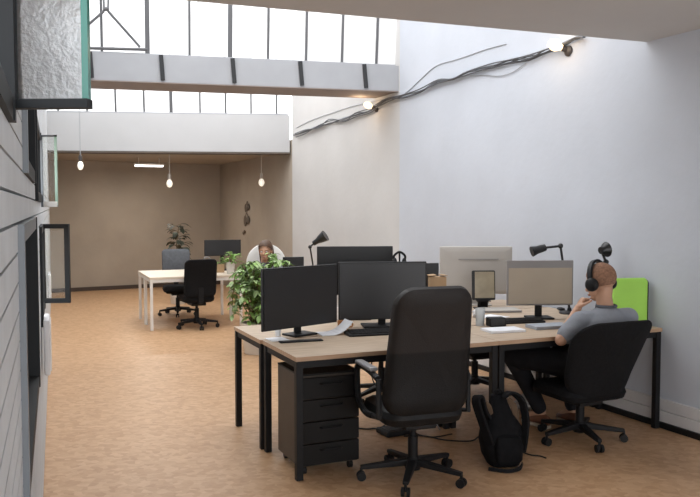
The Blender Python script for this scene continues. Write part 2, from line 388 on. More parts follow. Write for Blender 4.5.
# grey roof beam with pinkish soffit
ZT1, ZB1 = 3.29, 2.985
p1 = G(90, 52, ZT1); p2 = G(402, 66, ZT1); d1 = (p2 - p1).normalized(); n1 = V((d1.y, -d1.x, 0))
a1 = meet(p1, d1, LX0, LA); c1 = meet(p1, d1, RX0, RA)
ax = [V((a1.x, a1.y, 0)), V((c1.x, c1.y, 0))]
TB1 = 0.62
q = [ax[0], ax[1], ax[1] - n1*TB1, ax[0] - n1*TB1]
# clip the back corners to the walls
q[2] = V((*meet(q[3], d1, RX0, RA).xy, 0)); q[3] = V((*meet(q[3], d1, LX0, LA).xy, 0))
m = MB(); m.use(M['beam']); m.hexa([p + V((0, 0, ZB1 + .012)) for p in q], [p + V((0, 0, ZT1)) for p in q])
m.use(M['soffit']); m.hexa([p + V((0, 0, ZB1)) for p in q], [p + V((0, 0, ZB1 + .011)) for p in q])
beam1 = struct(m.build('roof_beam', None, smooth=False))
for px in (90, 161, 232.5, 300, 364):
    pt = RP(px, 59 + (px-161)*0.04, p1, n1); pb = RP(px + 2, 81 + (px-161)*0.03, p1, n1)
    m = MB(); m.bar(V((pb.x, pb.y, ZB1 + 0.03)) + n1*.008, V((pt.x, pt.y, ZT1)) + n1*.008, 0.045, 0.03, up=n1)
    m.build('beam_bracket', M['bracket'], beam1, smooth=False)
def glazing(name, p, d, n, zt, ztop, lean, setback, xs, py, thick, wallpad=0.0):
    root = bpy.data.objects.new(name, None); COL.objects.link(root); struct(root)
    base = p - n*setback; t = V((0, 0, 1)) + n*lean
    nn = d.cross(t).normalized()
    l = meet(base, d, LX0, LA); r = meet(base, d, RX0, RA)
    l = V((l.x, l.y, zt)); r = V((r.x, r.y, zt)); hh = ztop - zt
    m = MB(); m.quad([l, r, r + t*hh, l + t*hh]); m.build('pane', M['glaze'], root, smooth=False)
    for i, px in enumerate(xs):
        b = RP(px, py, V((base.x, base.y, zt)), nn); b = b - t*((b.z - zt))
        w = 0.05 if px in thick else 0.026
        m = MB(); m.bar(b - nn*0.0, b + t*hh, w, 0.05, up=nn); m.build('glazing_bar', M['barm'], root, smooth=False)
    m = MB(); m.bar(l, r, 0.06, 0.05); m.build('bottom_rail', M['beam'], root, smooth=False)
    m = MB(); m.bar(l + t*hh, r + t*hh, 0.1, 0.1); m.build('top_rail', M['barm'], root, smooth=False)
    return root, base, nn, t
sk1, sb1, sn1, st1 = glazing('window_6', V((p1.x, p1.y, ZT1)), d1, n1, ZT1, 4.35, 0.13, 0.10, [20, 62, 102, 147.5, 189.5, 230, 268, 306, 342, 376.5], 50, (147.5, 230))
# white beam band over the far room, glazing above it
ZT2, ZB2 = 3.09, 2.5
p3 = G(40, 112, ZT2); p4 = G(294.5, 115.3, ZT2); d2 = (p4 - p3).normalized(); n2 = V((d2.y, -d2.x, 0))
l2 = meet(p3, d2, LX0, LA); r2 = meet(p3, d2, RX0, RA)
q = [V((l2.x, l2.y, 0)), V((r2.x, r2.y, 0))]; q += [q[1] - n2*.3, q[0] - n2*.3]
m = MB(); m.hexa([p + V((0, 0, ZB2)) for p in q], [p + V((0, 0, ZT2)) for p in q]); beam2 = struct(m.build('wall_band', M['beam2'], smooth=False))
m = MB(); m.hexa([p + n2*.003 + V((0, 0, ZB2 - .03)) for p in q], [p + n2*.003 + V((0, 0, ZB2 - .001)) for p in q]); struct(m.build('trim_3', mat('band_shadow_trim', (0.10, 0.08, 0.065), 0.8), smooth=False))  # dark strip painted in place of the shadow gap under the band
sk2, sb2, sn2, st2 = glazing('window_7', V((p3.x, p3.y, ZT2)), d2, n2, ZT2, 5.3, 0.12, 0.06, [30, 58, 87, 115.6, 144, 171, 200, 225.6, 251, 276.6], 103, (171,))
# far ceiling
q = [V((l2.x - .2, l2.y, 0)) - n2*.28, V((r2.x + .15, r2.y, 0)) - n2*.28, V((br.x + .3, br.y + .3, 0)), V((bl.x - .3, bl.y + .1, 0))]
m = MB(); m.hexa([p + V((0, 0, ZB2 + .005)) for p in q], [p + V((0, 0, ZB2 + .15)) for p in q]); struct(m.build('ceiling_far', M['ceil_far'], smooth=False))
# ---- left siding wall with openings
LW = lambda Y, z, o=0.0: V((XL(Y), Y, z)) + nL*o
BH = 0.075; sn = lambda z: round(z/BH)*BH
openings = [(ya, yb, sn(za), sn(zb)) for ya, yb, za, zb in [(1.0, 1.70, 1.83, 2.5), (2.42, 3.5, 1.69, 2.4), (3.9, 5.2, 1.62, 2.1), (2.0, 3.5, 0.8, 1.6), (4.7, 5.62, 0.92, 1.5)]]
m = MB()
zs = 0.0
rows = [i*BH for i in range(57)]
for z0, z1 in zip(rows, rows[1:]):
    cuts = [(-1.6, 15.6)]
    for (ya, yb, oa, ob) in openings:
        if oa < z1 - 1e-4 and ob > z0 + 1e-4:
            nc = []
            for (c0, c1_) in cuts:
                if yb <= c0 or ya >= c1_: nc.append((c0, c1_)); continue
                if ya > c0: nc.append((c0, ya))
                if yb < c1_: nc.append((yb, c1_))
            cuts = nc
    for (c0, c1_) in cuts:
        g = 0.007
        o0, o1 = 0.0, 0.0
        b = [LW(c0, z0 + g, o0), LW(c1_, z0 + g, o0), LW(c1_, z0 + g, -.12), LW(c0, z0 + g, -.12)]
        t = [LW(c0, z1, o1*0.3), LW(c1_, z1, o1*0.3), LW(c1_, z1, -.12), LW(c0, z1, -.12)]
        m.hexa(b, t)
        m.hexa([LW(c0, z0, -.02), LW(c1_, z0, -.02), LW(c1_, z0, -.12), LW(c0, z0, -.12)], [LW(c0, z0+g, -.02), LW(c1_, z0+g, -.02), LW(c1_, z0+g, -.12), LW(c0, z0+g, -.12)])
struct(m.build('wall_left', M['siding'], smooth=False))
def left_window(name, o, near_m, far_m, pane_m='clear', pw=0.045):
    ya, yb, za, zb = o
    root = bpy.data.objects.new(name, None); COL.objects.link(root); struct(root)
    def bar(Ya, Yb, z0, z1, d0, d1, mt, nm):
        m = MB(); m.hexa([LW(Ya, z0, d0), LW(Yb, z0, d0), LW(Yb, z0, d1), LW(Ya, z0, d1)], [LW(Ya, z1, d0), LW(Yb, z1, d0), LW(Yb, z1, d1), LW(Ya, z1, d1)])
        return m.build(nm, mt, root, smooth=False)
    bar(ya, ya + .05, za, zb, -.10, .016, near_m, 'stile'); bar(yb - .05, yb, za, zb, -.10, .016, far_m, 'stile')
    bar(ya + .05, yb - .05, za, za + .05, -.10, .012, far_m, 'sill_rail'); bar(ya + .05, yb - .05, zb - .05, zb, -.10, .012, near_m, 'head_rail')
    return root
w1 = left_window('window_1', openings[0], M['frame'], M['frame'])
w2 = left_window('window_2', openings[1], M['frame_l'], M['frame'])
w3 = left_window('window_3', openings[2], M['frame'], M['frame'])
w4 = left_window('window_4', openings[3], M['frame_l'], M['frame'])
w5 = left_window('window_5', openings[4], M['frame'], M['frame'])
for w, o in ((w2, openings[1]), (w4, openings[3])):
    m = MB(); ya, yb, za, zb = o; m.quad([LW(ya+.05, za+.05, -.05), LW(yb-.05, za+.05, -.05), LW(yb-.05, zb-.05, -.05), LW(ya+.05, zb-.05, -.05)])
    m.build('pane', mat('shaded_pane_' + w.name[-1], (0.03, 0.033, 0.036), 0.15), w, smooth=False)  # darkish glass set back in the opening
def sash(w, A, B, z0, z1, fw, fm, pane_m, edge=None, right_edge=True, th=0.03):
    # an open casement from hinge A to free end B (floor-plan points)
    A, B = V((*A, 0)), V((*B, 0)); d = (B - A).normalized(); n = V((d.y, -d.x, 0)); L = (B - A).length
    P = lambda s, z, o=0.0: A + d*s + V((0, 0, z)) + n*o
    m = MB()
    def seg(s0, s1, za, zb):
        m.hexa([P(s0, za, -th/2), P(s1, za, -th/2), P(s1, za, th/2), P(s0, za, th/2)], [P(s0, zb, -th/2), P(s1, zb, -th/2), P(s1, zb, th/2), P(s0, zb, th/2)])
    seg(0, fw, z0, z1); seg(fw, L, z0, z0 + fw); seg(fw, L, z1 - fw, z1)
    if right_edge: seg(L - fw, L, z0 + fw, z1 - fw)
    s = m.build('sash', fm, w, smooth=False)
    m = MB(); e = L - (fw if right_edge else 0.006)
    m.quad([P(fw, z0 + fw), P(e, z0 + fw), P(e, z1 - fw), P(fw, z1 - fw)]); m.build('pane', pane_m, s, smooth=False)
    if edge:
        m = MB(); m.hexa([P(L - .014, z0 + fw, -.007), P(L, z0 + fw, -.007), P(L, z0 + fw, .007), P(L - .014, z0 + fw, .007)], [P(L - .014, z1, -.007), P(L, z1, -.007), P(L, z1, .007), P(L - .014, z1, .007)])
        m.build('glass_edge', edge, s, smooth=False)
    return s
YS = 1.68
sash(w1, (W(10, 104, YS).x, YS), (W(90, 106, YS - .01).x, YS - .01), W(50, 109, YS).z, 2.52, 0.019, M['frame'], M['textured'], M['green_edge'], False)
YS = 5.15
s3 = sash(w3, (W(40.5, 150, YS).x, YS), (W(56.5, 135, YS).x, YS), W(50, 207, YS).z, W(50, 135, YS).z, 0.012, M['frame_l'], M['clear'], mat('pale_green_edge', (0.30, 0.45, 0.36), 0.3), False, 0.014)
m = MB(); za = W(50, 206, YS).z; xa = XL(YS) + .03; xb = W(56.5, 135, YS).x; m.box(((xa+xb)/2, YS - .012, za + .012), (xb - xa, .012, .035)); m.build('sash_rail', M['white'], s3, smooth=False)
YS = 5.58
sash(w5, (W(41, 300, YS).x, YS), (W(68, 224, YS).x, YS + .02), W(60, 303, YS).z, W(60, 224, YS).z, 0.032, M['frame'], M['clear'], None, True, 0.035)
# slim white heaters on the left wall
def heater(Y, x1, y0, y1, label):
    z1 = W(45, y0, Y).z; z0 = W(45, y1, Y).z; dep = (W(x1, 300, Y).x - XL(Y)) * 0.93
    t = thing('wall_heater', label, 'heater', LW(Y, z0, 0.0), math.atan(LA), 'slim white heaters on the grey siding wall')
    m = MB(); m.box((dep/2 + .004, 0, (z1-z0)/2), (dep - .02, 0.34, z1 - z0)); m.build('heater_body', M['base'], t, smooth=False, bevel=.012)
    m = MB()
    for k in range(5): m.box((dep - .004, -.12 + .06*k, (z1-z0)/2), (.008, .035, (z1-z0)*.86))
    m.build('heater_fins', M['white'], t, smooth=False)
    return t
heater(4.75, 50.5, 317, 371, 'nearer slim white heater on the grey siding wall')
heater(7.6, 51.5, 273, 300, 'farther small white heater seen past the low open black casement')
# ------------------------------------------------------------------ cables and lamps on the right wall
def RWp(px, py, o=0.02):
    p = RP(px, py, V((RX0, 0, 0)) + nR*o, nR); return p
main = [(294.5, 135), (305, 131.5), (318, 128), (331, 122.5), (345, 119.5), (356, 114.5), (370, 110), (386, 101), (402, 96), (420, 91), (437, 83), (452, 79), (468, 74), (490, 66), (512, 61), (528, 58), (545, 52), (562, 45), (574, 40), (584, 38)]
cb = thing('wall_cable_bundle', 'dark sagging cable bundle strung along the white right wall', 'cable')
random.seed(3)
for k in range(4):
    pts = [RWp(x + random.uniform(-2, 2), y + random.uniform(-2.2, 2.2) - (1.2 if k == 3 else 0), 0.02 + 0.012*k) for x, y in main]
    m = MB(); m.tube(spline(pts, 4), 0.007 + 0.004*(k == 0), 6); m.build('strand', M['cable'], cb)
wr = [(296, 128), (312, 120), (332, 113), (350, 107), (366, 103), (385, 99), (404, 94), (420, 80), (436, 66), (455, 60), (470, 55), (487, 49), (506, 44)]
m = MB(); m.tube(spline([RWp(x, y, .006) for x, y in wr], 4), 0.0045, 5); tag(m.build('thin_wire', M['wire']), 'thin grey wire running above the dark cable bundle', 'wire')
wr = [(470, 76), (484, 75), (499, 76), (513, 72), (526, 63)]
m = MB(); m.tube(spline([RWp(x, y, .012) for x, y in wr], 4), 0.004, 5); tag(m.build('loose_wire', M['wire']), 'loose loop of grey wire sagging below the cable bundle', 'wire')
def wall_lamp(px, py, r, label):
    p = RWp(px, py, 0.0); t = thing('bulb_wall_lamp', label, 'lamp', p, math.atan2(nR.y, nR.x), 'bare bulbs along the cable bundle')
    bd = V((.75, -.35, .35)).normalized(); bx = V((0, 0, 1)).rotation_difference(bd).to_matrix()
    m = MB(); m.lathe([(.001, 0), (r*.9, 0), (r*.9, .015), (r*.5, .03)], axis=Ry(PI/2)); m.lathe([(r*.5, .015), (r*.5, .08)], axis=bx); m.build('socket', M['socket_b'], t)
    m = MB(); m.lathe([(r*.45, .0), (r*.55, .02), (r, r*1.1), (r*1.02, r*1.7), (r*.6, r*2.6), (.001, r*2.75)], c=bd*.055, axis=bx); m.build('bulb', M['bulb_w'], t)
    l = bpy.data.lights.new('bulb_glow', 'POINT'); l.energy = 1.6; l.color = (1, .74, .48); l.shadow_soft_size = .05
    lo = bpy.data.objects.new('bulb_glow', l); COL.objects.link(lo); lo.location = p + nR*.24 + V((0, 0, .05)); return t
wall_lamp(569, 51, 0.05, 'glowing warm bulb on the right wall close to the near ceiling edge')
wall_lamp(377, 109, 0.045, 'glowing warm bulb on the right wall just under the grey roof beam')
# pendants
def pendant(px, py, Y, ztop, label, r=0.06, cm='cord'):
    p = W(px, py, Y); t = thing('pendant_bulb', label, 'lamp', p, 0, 'bare bulbs hanging on cords')
    m = MB(); m.tube([(0, 0, .13), (0, 0, ztop - p.z)], 0.006, 6); m.build('cord', M[cm], t)
    m = MB(); m.lathe([(.012, .15), (.022, .14), (.026, .11), (.026, .055), (.02, .05)]); m.build('socket', M['socket'] if cm == 'cord' else M['socket_b'], t)
    m = MB(); m.lathe([(.001, -.075), (r*.55, -.065), (r*.92, -.035), (r, -.005), (r*.85, .025), (r*.45, .055), (.02, .07)]); m.build('bulb', M['bulb'], t)
    return t
pendant(80.5, 165, 11.5, 3.6, 'bare bulb pendant on a dark cord nearest the grey siding wall', 0.042, 'wire')
pendant(169.5, 183, 12.9, 2.5, 'bare bulb pendant hanging over the two pale tables', 0.05)
pendant(261.5, 182, 13.4, 2.5, 'bare bulb pendant hanging beside the white right wall', 0.05)
# tube fitting on the far ceiling
pt = W(149, 166, 14.2); t = thing('tube_light', 'lit white tube fitting under the far ceiling', 'lamp', pt, 0.42)
m = MB(); m.box((0, 0, 0), (.50, .05, .028)); m.build('diffuser', M['tube'], t, smooth=False, bevel=.008)
m = MB(); m.box((0, 0, .03), (.53, .07, .03)); m.build('housing', M['white'], t, smooth=False, bevel=.004)
for s in (-.18, .18):
    m = MB(); m.cyl((s, 0, .045), (s, 0, ZB2 + .005 - pt.z), .006, seg=6); m.build('hanger', M['white'], t)
# small dark pegs on the far right wall
def wpeg(px, py, w, h, label):
    p = RP(px, py, V((RX0, 0, 0)) - nR*.03, nR); t = thing('wall_ornament', label, 'wall decoration', p, math.atan2(nR.y, nR.x), 'small dark ornaments on the far wall')
    m = MB(); m.ell((.02, -w*.3, 0), (.015, w*.3, h*.5)); m.ell((.02, w*.28, .02), (.015, w*.26, h*.42)); m.tube([(.015, -w*.3, h*.4), (.015, 0, h*.8), (.015, w*.28, h*.4)], .006, 5)
    m.build('ornament_body', M['rack'], t); return t
wpeg(248, 208, .24, .16, 'topmost small dark ornament on the far beige wall')
wpeg(247.5, 221, .30, .20, 'middle small dark ornament on the far beige wall, largest of them')
wpeg(245, 233, .13, .07, 'lowest and smallest dark ornament on the far beige wall')
# vent opener in front of the skylight
vo = thing('skylight_opener', 'black triangular strut opener in front of the near skylight', 'window opener')
SP = lambda px, py, o=.09: RP(px, py, V((sb1.x, sb1.y, ZT1)) + sn1*(o if sn1.y < 0 else -o), sn1)
for nm, pts, r in (('opener_bar', [(84, 48), (147, 49.5)], .017), ('strut', [(88, 25), (104, 11)], .015), ('strut', [(108, 11), (140, 47)], .015), ('pull_rod', [(104, 11), (103.5, -14)], .011), ('pull_rod', [(108, 11), (108.5, -14)], .011), ('hinge_plate', [(103, 9), (109, 9)], .024)):
    m = MB(); m.tube([SP(*p) for p in pts], r, 8); m.build(nm, M['barm'], vo)
# ------------------------------------------------------------------ desks
O2 = G(296.5, 482); O2 = V((O2.x, O2.y, 0)); DY = math.radians(23.6)
U = V((math.cos(DY), math.sin(DY), 0)); VV = V((-math.sin(DY), math.cos(DY), 0))
def D(u, v, z=0.0): return O2 + U*u + VV*v + V((0, 0, z))
def uv(p): d = V((p.x, p.y, 0)) - O2; return d.dot(U), d.dot(VV)
ZD = 0.74
def desk(w, d, label, loc, yaw, group, top='desk', leg='black', legw=.042, name='office_desk', z=ZD):
    t = thing(name, label, 'desk', loc, yaw, group)
    m = MB(); m.use(M[top]); m.box((w/2, d/2, z - .013), (w, d, .026))
    o = m.build('tabletop', None, t, smooth=False)
    if top == 'desk':
        o.data.materials.append(M['desk_edge'])
        for p in o.data.polygons:
            if abs(p.normal.z) < .5: p.material_index = 1
    for x in (legw/2 + .004, w - legw/2 - .004):
        for y in (legw/2 + .004, d - legw/2 - .004):
            m = MB(); m.box((x, y, (z - .026)/2), (legw, legw, z - .026)); m.build('leg', M[leg], t, smooth=False, bevel=.003)
    zz = z - .026 - .022
    for y in (legw/2 + .004, d - legw/2 - .004):
        m = MB(); m.box((w/2, y, zz), (w - 2*legw - .01, .025, .042)); m.build('rail', M[leg], t, smooth=False)
    for x in (legw/2 + .004, w - legw/2 - .004):
        m = MB(); m.box((x, d/2, zz), (.025, d - 2*legw - .01, .042)); m.build('rail', M[leg], t, smooth=False)
    return t
DW, DD = 1.415, 0.655
gA = 'wood topped desks with black legs pushed together'
desk(DW - .004, DD - .003, 'wood topped black leg desk over the drawer cabinet', D(0, 0), DY, gA)
desk(DW - .004, DD - .003, 'wood topped black leg desk where the man sits', D(DW, 0), DY, gA)
desk(DW - .004, DD - .003, 'wood topped black leg desk behind the large tilted monitor, beside the bushy plant', D(-.012, DD + .016), DY, gA)
desk(DW - .004, DD - .003, 'wood topped black leg desk behind the beige screen monitor', D(DW, DD + .016), DY, gA)
desk(DW - .30, 0.62, 'wood topped black leg desk under the pale aluminium display, against the white wall', D(DW + .26, 2*DD + .026), DY, gA)
D3 = V((-.60, 8.66, 0))
desk(1.15, .62, 'wood topped desk beyond the desk group, under the farther black lamp', D3, DY, gA)
# ------------------------------------------------------------------ monitors
def monitor(label, pl, pr, zb, zt, th=.035, screen='screen', bezel='bezel', back=False, stand='plastic', bw=.012, cat='monitor', zd=ZD, top_band=0, base=(.24, .18), name='monitor', group='computer monitors on the desks'):
    pl, pr = V((pl[0], pl[1], 0)), V((pr[0], pr[1], 0)); c = (pl + pr)/2; yaw = math.atan2(pr.y - pl.y, pr.x - pl.x); w = (pr - pl).length
    t = thing(name, label, cat, V((c.x, c.y, zd)), yaw, group)
    z0, z1 = zb - zd, zt - zd; h = z1 - z0
    m = MB(); m.box((0, th*.35, (z0+z1)/2), (w, th*.5, h)); m.box((0, th*.8, (z0+z1)/2), (w*.62, th*.6, h*.6)); m.build('casing', M[bezel], t, smooth=False, bevel=.005)
    if not back:
        m = MB(); m.box((0, th*.1 - .004, (z0+z1)/2 - top_band/2), (w - 2*bw, .006, h - 2*bw - top_band)); m.build('screen', M[screen], t, smooth=False)
    m = MB(); m.bar((0, th*1.3, .012), (0, th*1.3, (z0+z1)/2), .055, .022, up=V((0, 1, 0))); m.build('stand_column', M[stand], t, smooth=False, bevel=.004)
    m = MB(); m.box((0, th*.6, .007), (base[0], base[1], .014)); m.build('stand_base', M[stand], t, smooth=False, bevel=.006)
    return t
mA = W(262.5, 300, 5.16); mB = W(337.5, 300, 5.62)
monitor('large black tilted monitor in front of the bushy green plant', mA.xy, mB.xy, W(300, 327, 5.39).z, W(300, 266.3, 5.39).z, base=(.2, .15))
mA = W(338.5, 300, 5.74); mB = W(426.5, 300, 5.82)
monitor('large black monitor directly behind the high-back chair', mA.xy, mB.xy, W(383, 319.5, 5.78).z, W(383, 261.8, 5.78).z, base=(.3, .2))
mA = W(317, 250, 6.14); mB = W(393, 250, 6.2)
monitor('black monitor standing higher behind the other two black monitors', mA.xy, mB.xy, .93, W(355, 246.3, 6.17).z, back=True)
mA = W(399, 270, 6.30); mB = W(439, 270, 6.36)
monitor('small dark monitor half hidden beside the pale aluminium display', mA.xy, mB.xy, .93, W(432, 263.3, 6.33).z, back=True, base=(.2, .14))
mA = W(507, 280, 6.18); mB = W(573.5, 280, 6.22)
monitor('silver framed monitor with a beige screen in front of the seated man', mA.xy, mB.xy, W(540, 305.5, 6.2).z, W(540, 260.5, 6.2).z, screen='beige', bezel='silver', bw=.014, top_band=.045, base=(.2, .17))
mA = W(283, 260, 8.98); mB = W(304, 260, 9.05)
monitor('small black monitor on the farther desk below the black lamp', mA.xy, mB.xy, .82, W(293, 257, 9.0).z, back=True, base=(.16, .14))
# pale aluminium display (seen from behind)
mA = W(439.5, 270, 7.08); mB = W(512, 270, 7.10); c = (mA + mB)/2; w = (mB - mA).length
zb, zt = W(475, 294, 7.09).z, W(475, 246.3, 7.09).z
t = thing('aluminium_display', 'pale aluminium all-in-one computer seen from behind', 'computer', V((c.x, c.y, ZD)), 0.03)
m = MB(); m.cushion(w, zt - zb, .028, .012, lambda x, y, z: (x, y, z + (zb+zt)/2 - ZD), n=4, puff=.3); m.build('casing', M['alu'], t)
m = MB(); m.box((.02, -.021, (zt - ZD) - .115), (w*.55, .006, .008)); m.build('vent_slot', M['alu_d'], t, smooth=False)
m = MB(); m.bar((.03, .02, .008), (.03, .02, .26), .19, .012, up=V((0, 1, 0))); m.box((.03, .0, .005), (.2, .19, .01)); m.build('stand_foot', M['alu'], t, smooth=False, bevel=.003)
# tablet on a stand in front of it
mA = W(472, 285, 6.78); mB = W(495, 285, 6.80); c = (mA + mB)/2; w = (mB - mA).length
zb, zt = W(483, 300, 6.79).z, W(483, 270.5, 6.79).z; h = zt - zb
t = thing('tablet', 'upright dark framed tablet in front of the pale aluminium display', 'tablet', V((c.x, c.y, ZD)), 0.02)
R = Rx(-.10); zc = (zb+zt)/2 - ZD
m = MB(); m.cushion(w, h, .012, .012, lambda x, y, z: R @ V((x, y, z)) + V((0, 0, zc)), n=4, puff=0); m.build('tablet_body', M['bezel'], t)
m = MB(); m.box(R @ V((.008, -.0085, .004)) + V((0, 0, zc)), (w - .035, .004, h - .03), R); m.build('screen', M['tan'], t, smooth=False)
m = MB(); m.bar((0, .03, .006), (0, .012, zc), .09, .008, up=V((0, 1, 0))); m.box((0, .02, .004), (.15, .13, .008)); m.box((0, -.01, zb - ZD - .006), (.12, .05, .008)); m.bar((0, .03, .02), (0, -.01, zb - ZD - .006), .05, .008, up=V((0, 1, 0))); m.build('tablet_stand', M['plastic'], t, smooth=False)
# ------------------------------------------------------------------ desk lamps
def desk_lamp(base, joint, head, hd, label, r=.07, L=.15):
    base, joint, head = V(base), V(joint), V(head)
    t = thing('desk_lamp', label, 'lamp', base, 0, 'black jointed desk lamps')
    o = base; j = joint - o; h = head - o; hd = V(hd).normalized()
    m = MB(); m.lathe([(.001, 0), (.08, 0), (.085, .006), (.08, .016), (.02, .024), (.014, .05)]); m.build('base', M['shade'], t)
    m = MB(); m.tube([(0, 0, .04), j], .010, 8); m.build('lower_arm', M['shade'], t)
    m = MB(); m.tube([j, h - hd*L*.4], .010, 8); m.build('upper_arm', M['shade'], t)
    m = MB(); m.ell(j, (.022, .022, .022)); m.build('joint', M['shade'], t)
    ax = V((0, 0, 1)).rotation_difference(hd).to_matrix()
    m = MB(); m.use(M['shade']); m.lathe([(.018, -L*.5), (.028, -L*.5), (.032, -L*.2), (r*.75, L*.1), (r, L*.5)], c=h, axis=ax); m.use(M['shade_in']); m.lathe([(r*.97, L*.46), (r*.6, L*.40)], c=h, axis=ax); m.build('lamp_shade', None, t)
    return t
lb = V((-.40, 9.10, ZD))
desk_lamp(lb, W(310, 247, 8.9), W(319.5, 239.5, 8.9), (.75, -.2, .5), 'black desk lamp tilted up on the farther desk, beyond the black monitors', .065, .17)
lb = V((W(569.5, 300, 6.5).x, 6.5, ZD)); 
desk_lamp(lb, W(560.5, 246, 6.5), W(538.5, 249.5, 6.45), (-.95, -.1, -.28), 'black jointed desk lamp arching above the beige screen monitor', .044, .12)
lb = D(2.68, .55, ZD)
lh = W(603.5, 250, 6.1)
desk_lamp(lb, W(606, 262, 6.15), lh, (.93, .42, .12), "black desk lamp rising right behind the man's head", .060, .06)
# ------------------------------------------------------------------ office chairs
def office_chair(label, loc, yaw, star=0.0, seat_z=.48, bw=.5, bz=(.5, 1.15), lean=.12, bt=.09, br=.12, bm='leather', sm='leather', arms='loop', seat=(.5, .48), by=-.23, group='office chairs', baser=.30, headrest=False, wrap=.05, name='office_chair', waist=0.0, back=True, taper=0.0, post=True):
    t = thing(name, label, 'chair', loc, yaw, group)
    w, d = seat
    m = MB(); m.cushion(w, d, .10, .11, lambda x, y, z: (x, z + .02, seat_z - .05 + y - (.02 if z > d*.4 else 0)), puff=.2); m.build('seat', M[sm], t)
    h = bz[1] - bz[0]; zc = (bz[0] + bz[1])/2
    def bf(x, y, z):
        f = (z + h/2)/h
        k = (1 - waist*(1 - f)**1.5)*(1 - taper*f)
        yy = by - lean*f + .03*math.sin(f*PI*1.2) + wrap*(abs(x)/(bw/2))**2.0
        return (x*k, yy + y, zc + z)
    if back: m = MB(); m.cushion(bw, h, bt, br, bf, puff=.2); bo = m.build('backrest', M[bm], t)
    if back and post: m = MB(); m.bar((0, -.02, seat_z - .13), (0, by - .01, seat_z - .09), .07, .03); m.bar((0, by - .01, seat_z - .10), (0, by + bt*.1 - lean*.25, bz[0] + h*.25), .07, .025, up=V((0, 1, 0))); m.build('back_support', M['plastic'], t, smooth=False, bevel=.004)
    m = MB(); m.box((0, 0, seat_z - .125), (.2, .24, .04)); m.build('mechanism', M['plastic'], t, smooth=False, bevel=.01)
    m = MB(); m.cyl((0, 0, .08), (0, 0, .26), .03); m.cyl((0, 0, .26), (0, 0, seat_z - .11), .018); m.lathe([(.045, .06), (.05, .075), (.05, .11), (.032, .135)]); m.build('gas_column', M['black'], t)
    for k in range(5):
        a = star + 2*PI*k/5; dx, dy = math.cos(a), math.sin(a)
        m = MB(); m.bar((dx*.03, dy*.03, .105), (dx*baser, dy*baser, .078), .055, .04, w2=.034, d2=.024); m.build('base_leg', M['plastic'], t, smooth=False, bevel=.006)
        m = MB(); cx, cy = dx*(baser - .005), dy*(baser - .005); px, py = -dy, dx
        for s in (-1, 1): m.cyl((cx + px*.008*s, cy + py*.008*s, .027), (cx + px*.024*s, cy + py*.024*s, .027), .027, seg=14)
        m.cyl((cx, cy, .03), (cx, cy, .075), .009, seg=8); m.build('caster', M['plastic'], t)
    if arms:
        for s in (-1, 1):
            x = s*(w/2 + .03); za = seat_z + .20
            m = MB()
            if arms == 'loop':
                m.tube(spline([(s*(w/2 - .06), .0, seat_z - .08), (x, .02, seat_z - .06), (x, .16, seat_z - .02), (x, .20, seat_z + .06), (x, .20, za - .02), (x, .12, za + .005), (x, -.02, za), (x, by + .06, za - .02)], 5), .019, 8)
                m.tube([(x, by + .05, za - .02), (x, by + .04, seat_z - .04), (x*.9, .0, seat_z - .07)], .017, 8)
            else:
                m.bar((s*(w/2 - .08), 0, seat_z - .1), (x, 0, seat_z - .09), .05, .02); m.bar((x, 0, seat_z - .1), (x, .0, za - .01), .05, .025, up=V((0, 1, 0)))
            a = m.build('armrest', M['plastic'], t)
            m = MB(); m.box((x, .05, za + .022), (.052, .27, .024)); m.build('arm_pad', M['pad'] if arms == 'loop' else M['plastic'], a, smooth=False, bevel=.009)
    return t
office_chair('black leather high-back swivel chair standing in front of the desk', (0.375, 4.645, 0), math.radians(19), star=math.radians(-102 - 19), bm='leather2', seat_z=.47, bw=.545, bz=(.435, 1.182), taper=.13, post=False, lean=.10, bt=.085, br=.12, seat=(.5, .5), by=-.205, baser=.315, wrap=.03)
CH = V((1.60, 5.43, 0))
office_chair('black mesh swivel chair holding the seated man', CH, DY, star=math.radians(-81 - 23.6), seat_z=.41, bw=.66, bz=(.34, .885), lean=.19, bt=.045, br=.15, bm='mesh', sm='mesh', arms=None, seat=(.52, .5), by=-.235, baser=.30, wrap=.09, waist=.26, post=False)
ch3 = G(382, 402)
office_chair('black swivel chair tucked behind the black monitors, only its base showing', (ch3.x + .0, ch3.y + .14, 0), DY + PI, star=.5, bz=(.5, .92), bw=.45, bm='mesh', sm='mesh', arms=None, lean=.06, baser=.3)
ch4 = G(474, 393)
office_chair('black swivel stool pushed under the desks, behind the raised backpack strap', (ch4.x + .02, ch4.y + .10, 0), DY + PI, star=.62, bm='mesh', sm='mesh', arms=None, baser=.27, seat=(.38, .38), seat_z=.44, name='swivel_stool', back=False)
# ------------------------------------------------------------------ drawer cabinet
t = thing('drawer_cabinet', 'dark drawer cabinet on casters under the front desk end', 'cabinet', D(.05, .07), DY)
cw, cd, c0, c1z = .385, .42, .05, .608
m = MB(); m.box((cw/2, cd/2 + .01, (c0 + c1z)/2), (cw, cd - .02, c1z - c0)); o = m.build('carcass', M['cab_side'], t, smooth=False, bevel=.003)
m = MB(); m.box((cw/2, cd/2, c1z + .006), (cw + .004, cd, .012)); m.build('cabinet_top', M['cab'], t, smooth=False, bevel=.002)
for k in range(4):
    hz = (c1z - c0 - .02)/4; zc = c0 + .012 + hz*(k + .5)
    m = MB(); m.box((cw/2, -.006, zc), (cw - .012, .02, hz - .008)); dr = m.build('drawer', M['cab'], t, smooth=False, bevel=.003)
    m = MB(); m.tube([(cw/2 - .07, -.016, zc + hz*.2), (cw/2 - .06, -.034, zc + hz*.2), (cw/2 + .06, -.034, zc + hz*.2), (cw/2 + .07, -.016, zc + hz*.2)], .006, 6); m.build('handle', M['plastic'], dr)
